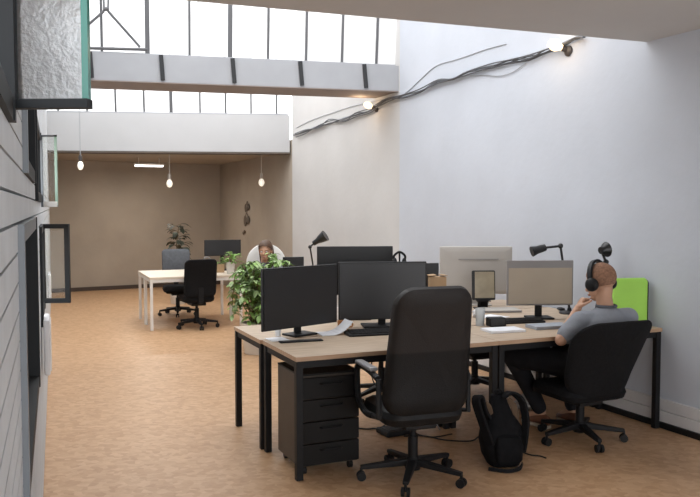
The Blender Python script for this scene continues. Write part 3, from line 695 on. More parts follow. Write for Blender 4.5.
for x in (.04, cw - .04):
    for y in (.05, cd - .04):
        m = MB(); m.cyl((x - .012, y, .025), (x + .012, y, .025), .025, seg=14); m.cyl((x, y, .03), (x, y, .052), .01, seg=8); m.build('caster', M['plastic'], t)
# ------------------------------------------------------------------ clutter on the desks
def sheet(label, p, yaw, w, d, mt, th=.004, name='paper', cat='paper', curl=0.0, group=None):
    m = MB(); n = 8; t0 = []; b0_ = []
    for j in range(2):
        for i in range(n + 1):
            x = -w/2 + w*i/n; z = curl*max(0, (i/n - .35))**2*4 + (th if j == 0 else 0)
            t0.append((x, z))
    top = [(x, z) for x, z in t0[:n+1]]
    vs = [[m.bm.verts.new(V((x, y, z + dz))) for x, z in top] for y, dz in ((-d/2, 0), (d/2, 0))]
    vb = [[m.bm.verts.new(V((x, y, z - th))) for x, z in top] for y in (-d/2, d/2)]
    for i in range(n):
        m.face([vs[0][i], vs[0][i+1], vs[1][i+1], vs[1][i]]); m.face([vb[0][i], vb[1][i], vb[1][i+1], vb[0][i+1]])
        m.face([vs[0][i], vb[0][i], vb[0][i+1], vs[0][i+1]]); m.face([vs[1][i], vs[1][i+1], vb[1][i+1], vb[1][i]])
    m.face([vs[0][0], vs[1][0], vb[1][0], vb[0][0]]); m.face([vs[0][n], vb[0][n], vb[1][n], vs[1][n]])
    o = m.build(name, mt, None, smooth=False); o.location = p; o.rotation_euler = (0, 0, yaw); return tag(o, label, cat, group)
ZS = ZD + .001
sheet('white sheet of paper lying before the tilted monitor, curling up at its end', G(334, 333.5, ZS), .35, .22, .17, M['paper'], curl=.05)
sheet('white sheet at the very left desk edge beside the tilted monitor foot', G(277, 339.5, ZS), .5, .12, .14, M['paper'])
t = thing('drawing_tablet', 'thin dark tablet lying on the desk below the tilted monitor', 'tablet', G(301, 341.5, ZS), .33)
m = MB(); m.box((0, 0, .004), (.29, .06, .008)); m.build('tablet_body', M['plastic'], t, smooth=False, bevel=.003)
m = MB(); m.box((0, 0, .009), (.25, .04, .002)); m.build('tablet_face', M['screen'], t, smooth=False)
def cup(label, p, mt, r=.04, h=.09, handle=False, name='cup', cat='cup'):
    t = thing(name, label, cat, p)
    m = MB(); m.lathe([(.001, 0), (r*.8, 0), (r*.86, h*.1), (r, h), (r*.92, h), (r*.78, h*.12), (.001, h*.1)]); m.build('cup_body', mt, t)
    if handle:
        m = MB(); m.tube(spline([(r*.9, 0, h*.8), (r*1.55, 0, h*.75), (r*1.6, 0, h*.35), (r*.85, 0, h*.25)], 4), .006, 6); m.build('handle', mt, t)
    return t
cup('orange brown cup beside the two black monitors', G(343, 329, ZS), M['orange'], .042, .06, True)
cup('small white cup behind the tilted monitor foot', G(278, 336, ZS + .006), M['cup'], .022, .055)
def keyboard(label, p, yaw, w=.44, d=.14):
    t = thing('keyboard', label, 'keyboard', p, yaw, 'keyboards on the desks')
    m = MB(); m.hexa([(-w/2, -d/2, 0), (w/2, -d/2, 0), (w/2, d/2, 0), (-w/2, d/2, 0)], [(-w/2, -d/2, .012), (w/2, -d/2, .012), (w/2, d/2, .026), (-w/2, d/2, .026)]); m.build('keyboard_body', M['plastic'], t, smooth=False, bevel=.003)
    m = MB()
    for r in range(5):
        for k in range(16):
            m.box((-w/2 + .02 + (w - .04)*(k + .5)/16, -d/2 + .016 + (d - .03)*(r + .5)/5, .018 + .0028*r), ((w - .04)/16*.84, (d - .03)/5*.82, .008))
    m.build('keys', M['bezel'], t, smooth=False); return t
keyboard('black keyboard in front of the second black monitor', G(377, 334, ZS), DY*.7)
keyboard('dark keyboard under the beige screen monitor', G(522, 322.5, ZS), .25, .34, .11)
m = MB(); m.cushion(.06, .10, .03, .028, lambda x, y, z: (x, z, .012 + y*.7), puff=.5); o = m.build('mouse', M['plastic']); o.location = G(561, 311, ZS) + V((0, 0, .006)); tag(o, 'black computer mouse right of the beige screen monitor foot', 'mouse')
t = thing('tumbler', 'clear drinking glass right of the high-back chair', 'glass', G(480, 325.5, ZS))
m = MB(); m.lathe([(.001, 0), (.03, 0), (.037, .13), (.034, .13), (.027, .008), (.001, .006)]); m.build('glass_body', M['tumbler'], t)
m = MB(); m.lathe([(.001, .007), (.026, .007), (.029, .05), (.001, .05)]); m.build('water', M['tumbler'], t)
# black box / speaker
t = thing('speaker', 'small black box speaker lying between the glass and the papers', 'speaker', G(496, 326, ZS), .2)
m = MB(); m.box((0, 0, .033), (.13, .09, .064)); m.build('speaker_body', M['plastic'], t, smooth=False, bevel=.008)
m = MB(); m.box((0, -.046, .033), (.11, .004, .05)); m.build('grille', M['bezel'], t, smooth=False)
sheet('stack of white papers on the near desk edge, left of the blue grey notebook', G(503, 331, ZS), .3, .27, .17, M['paper'], .016, 'paper_stack')
o = sheet('blue grey notebook beside the man\'s left elbow', G(549, 327.5, ZS), .32, .30, .16, M['bluegrey'], .022, 'notebook', 'notebook')
sheet('loose white sheet in front of the tablet', G(492, 317, ZS), .7, .2, .2, M['paper'])
# laptop, closed, in front of the pale display
t = thing('laptop', 'closed grey laptop lying in front of the pale aluminium display', 'laptop', G(499, 311, ZS), .1)
m = MB(); m.box((0, 0, .006), (.33, .22, .011)); m.build('laptop_base', M['grey'], t, smooth=False, bevel=.004)
m = MB(); m.box((0, 0, .0155), (.328, .218, .006)); m.build('lid', M['alu'], t, smooth=False, bevel=.002)
# crumpled tissue
m = MB(); random.seed(5); m.ell((0, 0, .03), (.05, .045, .035), seg=12, nr=8)
for v in m.bm.verts: v.co += V((random.uniform(-.012, .012), random.uniform(-.012, .012), random.uniform(-.006, .012)))
o = m.build('crumpled_tissue', M['paper'], ang=10); o.location = G(478, 317, ZS); tag(o, 'crumpled white tissue behind the drinking glass', 'tissue')
# cardboard box behind the chair top
pc = W(438.5, 285, 6.1)
t = thing('cardboard_box', 'upright brown cardboard box peeking over the high-back chair', 'box', V((pc.x, pc.y, ZS)), .1)
ht = W(438, 276, 6.1).z - ZS
m = MB(); m.box((0, .05, ht/2 - .004), (.125, .1, ht - .008)); m.build('box_body', M['card'], t, smooth=False)
for s in (-1, 1):
    m = MB(); m.box((s*.045, .05, ht + .004), (.055, .1, .004), Ry(.1*s)); m.build('flap', M['card'], t, smooth=False)
# headphones on stand
pc = W(399.5, 262, 6.05)
t = thing('headphones', 'black headphones on a small stand behind the black monitors', 'headphones', V((pc.x, pc.y, ZD)))
zt = W(399, 252, 6.05).z - ZD
m = MB(); m.tube(spline([(-.035, 0, zt - .075), (-.042, 0, zt - .03), (0, 0, zt), (.042, 0, zt - .03), (.035, 0, zt - .075)], 6), .009, 8); m.build('headband', M['plastic'], t)
for s in (-1, 1):
    m = MB(); m.ell((s*.036, 0, zt - .08), (.018, .032, .036)); m.build('ear_cup', M['plastic'], t)
m = MB(); m.cyl((0, 0, .01), (0, 0, zt - .008), .007, seg=8); m.lathe([(.001, 0), (.06, 0), (.06, .01), (.001, .014)]); m.build('stand', M['plastic'], t)
# lime green panel standing on the desk by the wall
pa = W(612, 300, 5.80); pb2 = W(647, 300, 5.86); c = (pa + pb2)/2; w = (pb2 - pa).length
zt = W(630, 278, 5.83).z
t = thing('desk_divider', 'lime green rounded panel standing on the desk beside the white wall', 'desk divider', V((c.x, c.y, ZD)), math.atan2(pb2.y - pa.y, pb2.x - pa.x))
h = zt - ZD - .01
m = MB(); m.cushion(w, h, .03, .035, lambda x, y, z: (x, y, z + h/2 + .01), n=5, puff=0); m.build('panel', M['lime'], t)
m = MB(); m.cushion(w, h, .03, .04, lambda x, y, z: (x + .03, y + .032, z + h/2 + .002), n=5, puff=0); m.build('backing', M['plastic'], t)
m = MB(); m.box((0, .015, .006), (w*.8, .12, .012)); m.build('foot', M['plastic'], t, smooth=False)
# ------------------------------------------------------------------ under the desks
t = thing('power_adapter', 'flat black power box lying on the floor amid cables under the desks', 'power box', G(396, 433), .5)
m = MB(); m.box((0, 0, .02), (.24, .17, .04)); m.build('adapter_body', M['plastic'], t, smooth=False, bevel=.01)
m = MB(); m.box((0, 0, .042), (.2, .12, .004)); m.build('adapter_face', M['bezel'], t, smooth=False)
def cable(label, pts, r=.006, m_='cable_b'):
    m = MB(); m.tube(spline(pts, 6), r, 6); return tag(m.build('floor_cable', M[m_]), label, 'cable', 'cables under the desks')
fg = lambda x, y, z=.007: G(x, y, z)
cable('black cable on the floor from the drawer cabinet to the power box', [fg(356, 428), fg(368, 429), fg(376, 428.5), fg(386, 432)])
cable('black cable hanging from the desk group down to the power box', [W(409, 350, 5.9), W(405, 385, 5.85), W(398, 408, 5.8), fg(386, 424), fg(378, 429)])
cable('thin black cable looping down behind the high-back chair column', [W(424, 352, 5.9), W(418, 398, 5.8), W(425, 415, 5.75), fg(412, 430), fg(430, 437), fg(452, 434)], .005)
cable('black cable running over the floor behind the gas column toward the backpack', [fg(404, 436), fg(425, 436), fg(445, 440), fg(470, 441), fg(478, 437)], .005)
cable('black cable hanging in a bow between the middle desk legs', [W(436, 352, 5.95), W(431, 396, 5.9), W(440, 412, 5.85), W(452, 398, 5.85), W(455, 352, 5.85)], .005)
cable('thin black cable hanging behind the left armrest of the high-back chair', [W(374, 350, 5.75), W(371, 372, 5.7), W(377, 385, 5.7), W(380, 352, 5.75)], .005)
cable('pale grey cable drooping near the middle desk legs', [W(415, 352, 5.85), W(421, 402, 5.8), W(434, 420, 5.75), fg(440, 430)], .004, 'wire')
cable('black strap-like cable trailing on the floor right of the backpack', [fg(522, 452), fg(531, 455), fg(540, 456), fg(546, 458)], .005)
# white bag and board behind the backpack
m = MB(); random.seed(11); m.ell((0, 0, .055), (.10, .08, .06), seg=16, nr=10)
for v in m.bm.verts: v.co += V((random.uniform(-.018, .018), random.uniform(-.018, .018), random.uniform(-.0, .02)))
o = m.build('plastic_bag', M['bag'], ang=20); o.location = G(527, 410); tag(o, 'crumpled whitish bag on the floor behind the backpack', 'bag')
# ------------------------------------------------------------------ backpack
bp_ = G(505, 468); t = thing('backpack', 'black backpack with raised straps standing on the floor before the desks', 'backpack', V((bp_.x, bp_.y + .06, 0)), math.radians(10))
def rrect(cx, cy, z, w, d, n=6, r=.4, tilt=0):
    pts = []
    rr = min(w, d)*r
    for sx, sy, a0 in ((1, 1, 0), (-1, 1, PI/2), (-1, -1, PI), (1, -1, 1.5*PI)):
        for k in range(n + 1):
            a = a0 + PI/2*k/n; pts.append(V((cx + sx*(w/2 - rr) + rr*math.cos(a), cy + sy*(d/2 - rr) + rr*math.sin(a), z)))
    return pts
secs = [(0, 0, .003, .16, .12), (0, 0, .015, .20, .16), (-.01, 0, .08, .25, .19), (-.015, .01, .17, .27, .20), (-.01, .02, .25, .25, .18), (-.015, .035, .32, .16, .13), (-.02, .045, .39, .115, .09), (-.02, .05, .435, .09, .06), (-.02, .05, .445, .05, .03)]
m = MB(); m.rings([rrect(*s) for s in secs]); m.build('bag_body', M['pack'], t)
m = MB(); m.rings([rrect(x, y - .085, z, w, d) for x, y, z, w, d in ((0, 0, .03, .13, .03), (0, -.01, .06, .17, .06), (0, -.01, .14, .18, .07), (0, .005, .20, .15, .05), (0, .02, .215, .1, .02))]); m.build('front_pocket', M['pack'], t)
m = MB(); m.box((0.02, -.078, .055), (.12, .012, .06)); m.build('leather_base', M['pack_l'], t, smooth=False, bevel=.004)
def ribbon(name, pts, w, th, wd, mt):
    pts = spline(pts, 5); m = MB(); rr = []; wd = V(wd)
    for i, p in enumerate(pts):
        tt = (pts[min(i+1, len(pts)-1)] - pts[max(i-1, 0)]).normalized(); a = (wd - tt*wd.dot(tt)).normalized(); b = tt.cross(a)
        rr.append([p + a*w/2*i_ + b*th/2*j for i_, j in ((-1,-1),(1,-1),(1,1),(-1,1))])
    m.rings(rr); return m.build(name, mt, t, smooth=True, bevel=.004)
ribbon('shoulder_strap', [(-.08, .01, .26), (-.135, -.0, .36), (-.165, -.02, .445), (-.195, -.035, .42), (-.155, -.06, .28), (-.11, -.07, .15)], .065, .018, (.5, -1, .2), M['strap'])
ribbon('shoulder_strap', [(.0, .02, .43), (.05, -.01, .455), (.105, -.03, .41), (.125, -.05, .30), (.115, -.06, .19), (.10, -.06, .10)], .055, .018, (.5, -1, .2), M['strap'])
ribbon('loop_lining', [(-.125, -.0, .40), (-.10, .0, .37), (-.085, .0, .30), (-.09, -.0, .24)], .04, .01, (1, -.5, .2), M['pack_l'])
ribbon('loop_lining', [(.035, .03, .41), (.075, .02, .36), (.085, .01, .28), (.085, .0, .22)], .04, .01, (1, -.5, .2), M['pack_l'])
ribbon('top_handle', [(-.05, .04, .43), (-.035, .04, .465), (-.005, .04, .465), (.01, .04, .43)], .025, .008, (0, 1, 0), M['strap'])
ribbon('loose_strap', [(.10, -.07, .03), (.06, -.12, .012), (-.02, -.15, .01), (-.09, -.12, .012), (-.13, -.09, .012)], .025, .006, (0, 0.3, 1), M['strap'])
# ------------------------------------------------------------------ people
def limb(m, pts, rs, seg=14, n=4):
    P = spline(pts, n); R = [];
    for i in range(len(pts) - 1):
        for k in range(n): R.append(rs[i] + (rs[i+1] - rs[i])*k/n)
    R.append(rs[-1]); m.tube(P, R, seg)
    m.ell(P[0], (R[0],)*3, seg=12, nr=8); m.ell(P[-1], (R[-1],)*3, seg=12, nr=8)
def torso(m, secs, seg=24):
    # (centre, half width, half depth, right axis, forward axis)
    m.rings([[V(c) + V(ax)*w*math.cos(2*PI*k/seg) + V(fw)*d*math.sin(2*PI*k/seg) for k in range(seg)] for c, w, d, ax, fw in secs])
def hand(m, wrist, pdir, pnorm, curl, side, thumb_in=.5, s=1.0):
    # palm, four fingers of unequal length with two bends and a thumb leaving the side of the palm
    wrist = V(wrist); d = V(pdir).normalized(); n = V(pnorm); n = (n - d*n.dot(d)).normalized(); x = d.cross(n)*side   # x points to the thumb side
    pal = wrist + d*.05*s
    Rm = Matrix((x, d, n)).transposed()
    m.ell(pal, (.040*s, .052*s, .016*s), Rm, 16, 10)
    m.tube([wrist - d*.03, wrist, wrist + d*.03], [.026*s, .025*s, .027*s], 12)
    for k, (off, L) in enumerate(((.028, .072), (.010, .080), (-.009, .074), (-.027, .058))):
        p = wrist + d*.088*s + x*off*s; a = 0.0; pts = [p - d*.02*s, p]
        for j, f in enumerate((.45, .32, .23)):
            a += curl*(.8 if j == 0 else 1.0)
            p = p + (d*math.cos(a) + n*math.sin(a))*L*f*s; pts.append(p)
        m.tube(pts, [.0095*s, .0098*s, .0088*s, .0080*s, .0068*s], 8); m.ell(pts[-1], (.007*s,)*3, seg=8, nr=6)
    p0 = wrist + d*.03*s + x*.028*s; p1_ = p0 + (d*.6 + x*.75 + n*.25).normalized()*.036*s; p2_ = p1_ + (d*.9 + x*.2 + n*thumb_in).normalized()*.032*s; p3_ = p2_ + (d*.9 - x*.1 + n*thumb_in*1.2).normalized()*.024*s
    m.tube([p0, p1_, p2_, p3_], [.014*s, .012*s, .0105*s, .0085*s], 8); m.ell(p3_, (.0085*s,)*3, seg=8, nr=6)
def head_parts(m, c, R):
    q = lambda x, y, z: c + R @ V((x, y, z))
    m.ell(q(0, -.012, .03), (.076, .096, .088), R, 24, 16)       # cranium
    m.ell(q(0, .025, -.035), (.060, .066, .072), R, 20, 14)      # face
    m.ell(q(0, .045, -.085), (.040, .040, .030), R, 16, 10)      # chin and jaw
    m.ell(q(0, .066, .018), (.050, .026, .016), R, 16, 8)        # brow
    m.tube([q(0, .088, .010), q(0, .104, -.020), q(0, .112, -.034)], [.009, .012, .014], 10); m.ell(q(0, .106, -.036), (.017, .014, .011), R, 12, 8)
    for s in (-1, 1):
        m.ell(q(s*.078, -.004, -.012), (.009, .020, .032), R @ Ry(.15*s) @ Rx(-.15), 12, 10)
        m.ell(q(s*.036, .068, -.030), (.020, .020, .018), R, 10, 8)  # cheek
    m.ell(q(0, .090, -.064), (.022, .010, .009), R, 12, 8)       # mouth bulge
def face_bits(t, c, R):
    q = lambda x, y, z: c + R @ V((x, y, z))
    for s in (-1, 1):
        m = MB(); m.ell(q(s*.031, .079, -.004), (.0125, .012, .009), R, 14, 10); e = m.build('eye', M['eye'], t)
        m = MB(); m.ell(q(s*.031, .0895, -.004), (.0055, .003, .0055), R, 10, 8); m.build('iris', M['iris'], e)
    m = MB(); m.ell(q(0, .098, -.062), (.021, .005, .004), R, 14, 8); m.ell(q(0, .097, -.069), (.018, .006, .005), R, 14, 8); m.build('lips', M['lip'], t)
def person(label, loc, yaw, P):
    t = thing('person', label, 'person', loc, yaw)
    X, Yv = V((1, 0, 0)), V((0, 1, 0))
    pel, che, neck, hc, Rh = V(P['pelvis']), V(P['chest']), V(P['neck']), V(P['head']), P['head_rot']
    sl, sr = V(P['sho_l']), V(P['sho_r'])
    ax = (sr - sl).normalized(); fw = V((-ax.y, ax.x, 0)).normalized()
    mid = (pel + che)/2 + V(P.get('slouch', (0, -.04, 0)))
    def trunk(m, g=0.0, full=True):
        secs = [(pel + V((0, 0, -.09)), .06 + g, .05 + g, X, Yv), (pel + V((0, 0, -.05)), .155 + g, .11 + g, X, Yv), (pel + V((0, 0, .03)), .165 + g, .115 + g, X, Yv), (mid, .145 + g, .105 + g, (X + ax)/2, (Yv + fw)/2),
                (che, .165 + g, .115 + g, ax, fw), (che*.45 + neck*.55, .16 + g, .095 + g, ax, fw), (neck*.85 + che*.15, .10 + g, .07 + g, ax, fw), (neck + V((0, 0, .0)), .055 + g*.5, .055 + g*.5, ax, fw)]
        torso(m, secs if full else secs[1:])
    m = MB()
    trunk(m)
    limb(m, [neck - V((0, 0, .03)), neck + (hc - neck)*.4, hc + Rh @ V((0, -.02, -.05))], [.058, .054, .055])
    head_parts(m, hc, Rh)
    arms = []
    for s, sh, el, wr in ((-1, sl, V(P['elb_l']), V(P['wri_l'])), (1, sr, V(P['elb_r']), V(P['wri_r']))):
        limb(m, [neck*.5 + sh*.5 - V((0, 0, .04)), sh], [.06, .058]); limb(m, [sh, (sh*.5 + el*.5), el], [.054, .047, .041]); limb(m, [el, el*.55 + wr*.45, wr], [.041, .038, .027]); arms.append((sh, el, wr))
    hl = P['hand_l']; hand(m, P['wri_l'], hl[0], hl[1], hl[2], hl[3], .6); hr = P['hand_r']; hand(m, P['wri_r'], hr[0], hr[1], hr[2], hr[3], .3)
    legs = []
    for s, kn, an, toe in ((-1, P['knee_l'], P['ank_l'], P['toe_l']), (1, P['knee_r'], P['ank_r'], P['toe_r'])):
        hip = pel + V((s*.09, .01, -.01)); kn, an, toe = V(kn), V(an), V(toe)
        limb(m, [hip, hip*.5 + kn*.5 + V((0, 0, .01)), kn], [.088, .074, .056]); limb(m, [kn, kn*.6 + an*.4 + V((0, -.015, 0)), an], [.055, .052, .036]); limb(m, [an, toe], [.036, .028]); legs.append((hip, kn, an, toe))
    m.build('body', M['skin'], t, remesh=.0065, iters=3)
    # clothes
    m = MB(); trunk(m, .014, True)
    for sh, el, wr in arms:
        limb(m, [neck*.5 + sh*.5 - V((0, 0, .045)), sh], [.072, .071]); f = P.get('sleeve', .72)
        e = sh + (el - sh)*f; limb(m, [sh, (sh + e)/2, e], [.069, .066, .064])
    sh_o = m.build('shirt', M[P['shirt']], t, remesh=.010, iters=6)
    m = MB(); nk = neck + V((0, 0, .012)); m.rings([[nk + ax*math.cos(2*PI*k/24)*r + fw*math.sin(2*PI*k/24)*r + V((0, 0, z)) for k in range(24)] for r, z in ((.070, -.012), (.073, -.002), (.066, .006), (.058, .004))], cap=False); m.build('collar', M[P['collar']], sh_o)
    m = MB()
    torso(m, [(pel + V((0, 0, -.095)), .08, .07, X, Yv), (pel + V((0, 0, -.06)), .175, .135, X, Yv), (pel + V((0, 0, .06)), .180, .135, X, Yv), (pel + V((0, -.005, .09)), .17, .125, X, Yv)])
    for hip, kn, an, toe in legs:
        limb(m, [hip, hip*.5 + kn*.5 + V((0, 0, .01)), kn], [.105, .092, .073]); limb(m, [kn, kn*.6 + an*.4 + V((0, -.012, 0)), an + (kn - an)*.08], [.073, .066, .054])
    m.build('trousers', M[P['trousers']], t, remesh=.010, iters=6)
    for hip, kn, an, toe in legs:
        d = (toe - an); d.z = 0; d = d.normalized(); sx = V((d.y, -d.x, 0)); heel = V((an.x, an.y, toe.z)) - d*.055
        R = Matrix((sx, d, V((0, 0, 1)))).transposed()
        m = MB(); L = (toe - heel).length + .05
        secs = []
        for f, w, h in ((0, .018, .03), (.06, .034, .055), (.25, .039, .07), (.42, .040, .062), (.6, .044, .042), (.8, .046, .032), (.94, .036, .026), (1, .016, .016)):
            c_ = heel + d*(L*f - .02); zb_ = toe.z - .03
            secs.append([V((c_.x, c_.y, 0)) + sx*w*math.cos(2*PI*k/16) + V((0, 0, zb_ + .012 + h*(.5 + .5*math.sin(2*PI*k/16))*1.25)) for k in range(16)])
        m.rings(secs); so = m.build('shoe', M['shoe'], t)
        m = MB(); outl = [(f, w) for f, w in ((0, .02), (.08, .034), (.3, .036), (.5, .036), (.7, .046), (.88, .043), (1, .018))]
        ring = [heel + d*(L*f - .02) + sx*w for f, w in outl] + [heel + d*(L*f - .02) - sx*w for f, w in reversed(outl)]
        m.hexa([V((p.x, p.y, toe.z - .034)) for p in ring], [V((p.x, p.y, toe.z - .012)) for p in ring]); m.build('sole', M['sole'], so, smooth=False)
    face_bits(t, hc, Rh)
    return t
inv = lambda p: (lambda d: V((d.dot(U), d.dot(VV), p.z)))(p - CH)
hcw = inv(W(600.5, 282, 5.40))
Rh1 = (Rz(math.radians(14)) @ Rx(math.radians(-14))) * 1.09
elw = inv(W(561, 340, 5.22)); 
P1 = dict(pelvis=(.0, -.07, .545), chest=(.045, -.165, .76), neck=(hcw.x + .0, hcw.y - .06, hcw.z - .165), head=hcw, head_rot=Rh1, slouch=(0, -.055, 0),
          sho_l=(hcw.x - .205, hcw.y - .04, hcw.z - .255), sho_r=(hcw.x + .205, hcw.y - .05, hcw.z - .25),
          elb_l=elw, wri_l=(hcw.x - .115, hcw.y + .10, hcw.z - .20), elb_r=(hcw.x + .28, hcw.y + .06, .83), wri_r=(.24, .18, .83),
          hand_l=((.45, -.08, .85), (.9, -.35, -.3), 1.35, -1), hand_r=((-.25, .9, -.02), (0, 0, -1), .3, -1),
          knee_l=(-.27, .42, .53), ank_l=(-.06, .35, .12), toe_l=(-.09, .50, .045), knee_r=(.17, .43, .53), ank_r=(.19, .30, .12), toe_r=(.20, .45, .045),
          shirt='tshirt', collar='collar', trousers='trousers')
man = person('man with cropped hair in a grey T-shirt and headphones, seated with his back turned', CH, DY, P1)
# cropped hair, headphones
def hair_shell(t, c, R, mt, grow=.004, cut=-.005, long_=False):
    m = MB(); seg, nr = 28, 18; rr = []
    for i in range(nr + 1):
        a = PI/2 - (PI*0.74)*i/nr; ring = []
        for k in range(seg):
            th = 2*PI*k/seg; sx, sy = math.cos(th), math.sin(th)
            aa = a
            lim = -.70 if sy < .1 else (-.35 + .85*max(0, sy - .1))     # hairline: low at the nape, high on the forehead
            aa = max(a, lim)
            x, y, z = (.076 + grow)*math.cos(aa)*sx, (.096 + grow)*math.cos(aa)*sy - .012, (.088 + grow)*math.sin(aa) + .03
            ring.append(c + R @ V((x, y, z)))
        rr.append(ring)
    rr = rr[1:]
    m.rings(rr, cap=False)
    top = m.bm.verts.new(c + R @ V((0, -.012, .118 + grow))); m.bm.verts.ensure_lookup_table()
    v0 = m.bm.verts[:seg]
    for k in range(seg): m.face([top, v0[k], v0[(k+1)%seg]])
    return m.build('hair', mt, t)
hair_shell(man, hcw, Rh1, M['stubble'], .0035)
q = lambda x, y, z: hcw + Rh1 @ V((x, y, z))
def headset(t, c, R, s_=1.0):
    q = lambda x, y, z: c + R @ V((x, y, z))
    hp = bpy.data.objects.new('headphones', None)
    m = MB()
    pts = [q(.094*math.cos(a), -.0 + .006, .112*math.sin(a)*1.18 + .006) for a in [PI*k/16 for k in range(17)]]
    rr = []
    for i, p in enumerate(pts):
        tt = (pts[min(i+1, 16)] - pts[max(i-1, 0)]).normalized(); a = R @ V((0, 1, 0)); b = tt.cross(a)
        rr.append([p + a*.017*ii + b*.008*jj for ii, jj in ((-1,-1),(1,-1),(1,1),(-1,1))])
    m.rings(rr); hb = m.build('headphone_band', M['plastic'], t, bevel=.004)
    for s in (-1, 1):
        m = MB(); m.lathe([(.001, -.026), (.030, -.026), (.040, -.018), (.043, -.002), (.040, .012), (.030, .02), (.001, .021)], c=q(s*.100, -.002, -.012), axis=R @ Ry(PI/2*s), seg=22); m.build('ear_cup', M['plastic'], hb)
headset(man, hcw, Rh1)
# second person, far behind the plant
C2 = V((-1.02, 9.72, 0)); Y2 = DY + PI - .25
f2 = lambda p: Rz(-Y2) @ (p - C2)
h2 = f2(W(265.5, 250.5, 9.75)); Rh2 = Rz(-.30) @ Rx(-.1)
P2 = dict(pelvis=(0, -.06, .54), chest=(h2.x*.6, h2.y - .08, .80), neck=(h2.x, h2.y - .055, h2.z - .165), head=h2, head_rot=Rh2, slouch=(0, -.02, 0),
          sho_l=(h2.x - .18, h2.y - .05, h2.z - .25), sho_r=(h2.x + .18, h2.y - .05, h2.z - .25), elb_l=(h2.x - .24, .08, .76), elb_r=(h2.x + .24, .08, .76),
          wri_l=(h2.x - .16, .27, .78), wri_r=(h2.x + .16, .27, .78), hand_l=((.2, .9, 0), (0, 0, -1), .3, 1), hand_r=((-.2, .9, 0), (0, 0, -1), .3, -1),
          knee_l=(-.14, .38, .52), ank_l=(-.13, .20, .10), toe_l=(-.14, .33, .04), knee_r=(.14, .38, .52), ank_r=(.13, .20, .10), toe_r=(.14, .33, .04),
          shirt='collar', collar='collar', trousers='trousers')
wom = person('brown-haired person sitting far off behind the bushy green plant', C2, Y2, P2)
hair_shell(wom, h2, Rh2, M['brown_hair'], .014)
m = MB(); Rh = Rh2
torso(m, [(h2 + Rh @ V((0, -.05, .05)), .085, .07, Rh @ V((1, 0, 0)), Rh @ V((0, 1, 0))), (h2 + Rh @ V((0, -.055, -.05)), .095, .062, Rh @ V((1, 0, 0)), Rh @ V((0, 1, 0))), (h2 + Rh @ V((0, -.065, -.15)), .09, .045, Rh @ V((1, 0, 0)), Rh @ V((0, 1, 0))), (h2 + Rh @ V((0, -.07, -.22)), .05, .02, Rh @ V((1, 0, 0)), Rh @ V((0, 1, 0)))])
m.build('long_hair', M['brown_hair'], wom)
# white round-backed chair of the second person
t = thing('round_back_chair', 'white round-backed chair behind the brown-haired person', 'chair', C2, Y2)
def shell(x, y, z): return (x, h2.y - .27 + y - .06*(z + .3)/.6 + .10*(abs(x)/.25)**2, .80 + z)
m = MB(); m.cushion(.50, .70, .03, .24, shell, n=8, puff=0); m.build('backrest', M['white'], t)
m = MB(); m.cushion(.46, .44, .05, .15, lambda x, y, z: (x, z, .40 + y), puff=.1); m.build('seat', M['white'], t)
for sx in (-1, 1):
    for sy in (-1, 1):
        m = MB(); m.tube([(sx*.15, sy*.14, .38), (sx*.21, sy*.20, 0)], [.016, .011], 8); m.build('leg', M['white'], t)
# ------------------------------------------------------------------ far tables
T0 = G(152, 331); T0 = V((T0.x - .02, T0.y, 0)); TD = math.radians(22)
TU = V((math.cos(TD), math.sin(TD), 0)); TV = V((-math.sin(TD), math.cos(TD), 0))
TP = lambda u, v, z=0: T0 + TU*u + TV*v + V((0, 0, z))
ZT = .70
desk(1.24, .60, 'pale white-legged table in the far room, nearer of the two', TP(0, 0), TD, 'pale tables in the far room', 'table', 'white', .036, 'work_table', ZT)
desk(1.24, .60, 'pale white-legged table in the far room, farther of the two', TP(0, .605), TD, 'pale tables in the far room', 'table', 'white', .036, 'work_table', ZT)
cf = G(199, 327)
office_chair('black chair on the near side of the pale far tables', (cf.x - .02, cf.y - .04, 0), DY + .05, star=.9, seat_z=.45, bw=.44, bz=(.43, .935), lean=.06, bt=.05, br=.07, bm='mesh', sm='mesh', arms=None, seat=(.44, .42), by=-.2, baser=.28, wrap=.03)
cg = TP(.62, 1.42)
office_chair('grey-backed chair facing us from behind the pale far tables', (cg.x - .02, cg.y, 0), DY + PI - .1, star=.2, seat_z=.45, bw=.42, bz=(.52, .98), lean=.05, bt=.05, br=.06, bm='grey_fab', sm='mesh', arms=None, seat=(.44, .42), by=-.2, baser=.28, wrap=.03)
# monitor and clutter on the far tables
mA = W(204.5, 250, 11.35); mB = W(241, 250, 11.55)
monitor('black monitor on the far pale tables', mA.xy, mB.xy, W(222, 256, 11.4).z, W(222, 240, 11.4).z, zd=ZT, base=(.2, .16))
t = thing('storage_box', 'small brown box under the far black monitor', 'box', V((*W(220, 262, 11.1).xy, ZT + .001)), TD)
m = MB(); m.box((0, 0, .06), (.10, .10, .12)); m.build('box_body', M['card'], t, smooth=False); m = MB(); m.box((0, 0, .128), (.105, .105, .014)); m.build('lid', M['rack'], t, smooth=False)
t = thing('grey_bag', 'slumped grey bag on the far pale tables left of the black monitor', 'bag', V((*W(207, 262, 11.25).xy, ZT + .001)), TD)
m = MB(); m.rings([rrect(0, 0, z, w, d) for z, w, d in ((0, .12, .06), (.03, .17, .1), (.10, .17, .09), (.155, .12, .05), (.165, .05, .02))]); m.build('bag_body', M['grey'], t)
m = MB(); m.tube(spline([(-.05, 0, .15), (-.03, 0, .2), (.03, 0, .2), (.05, 0, .15)], 4), .006, 6); m.build('handle', M['grey'], t)
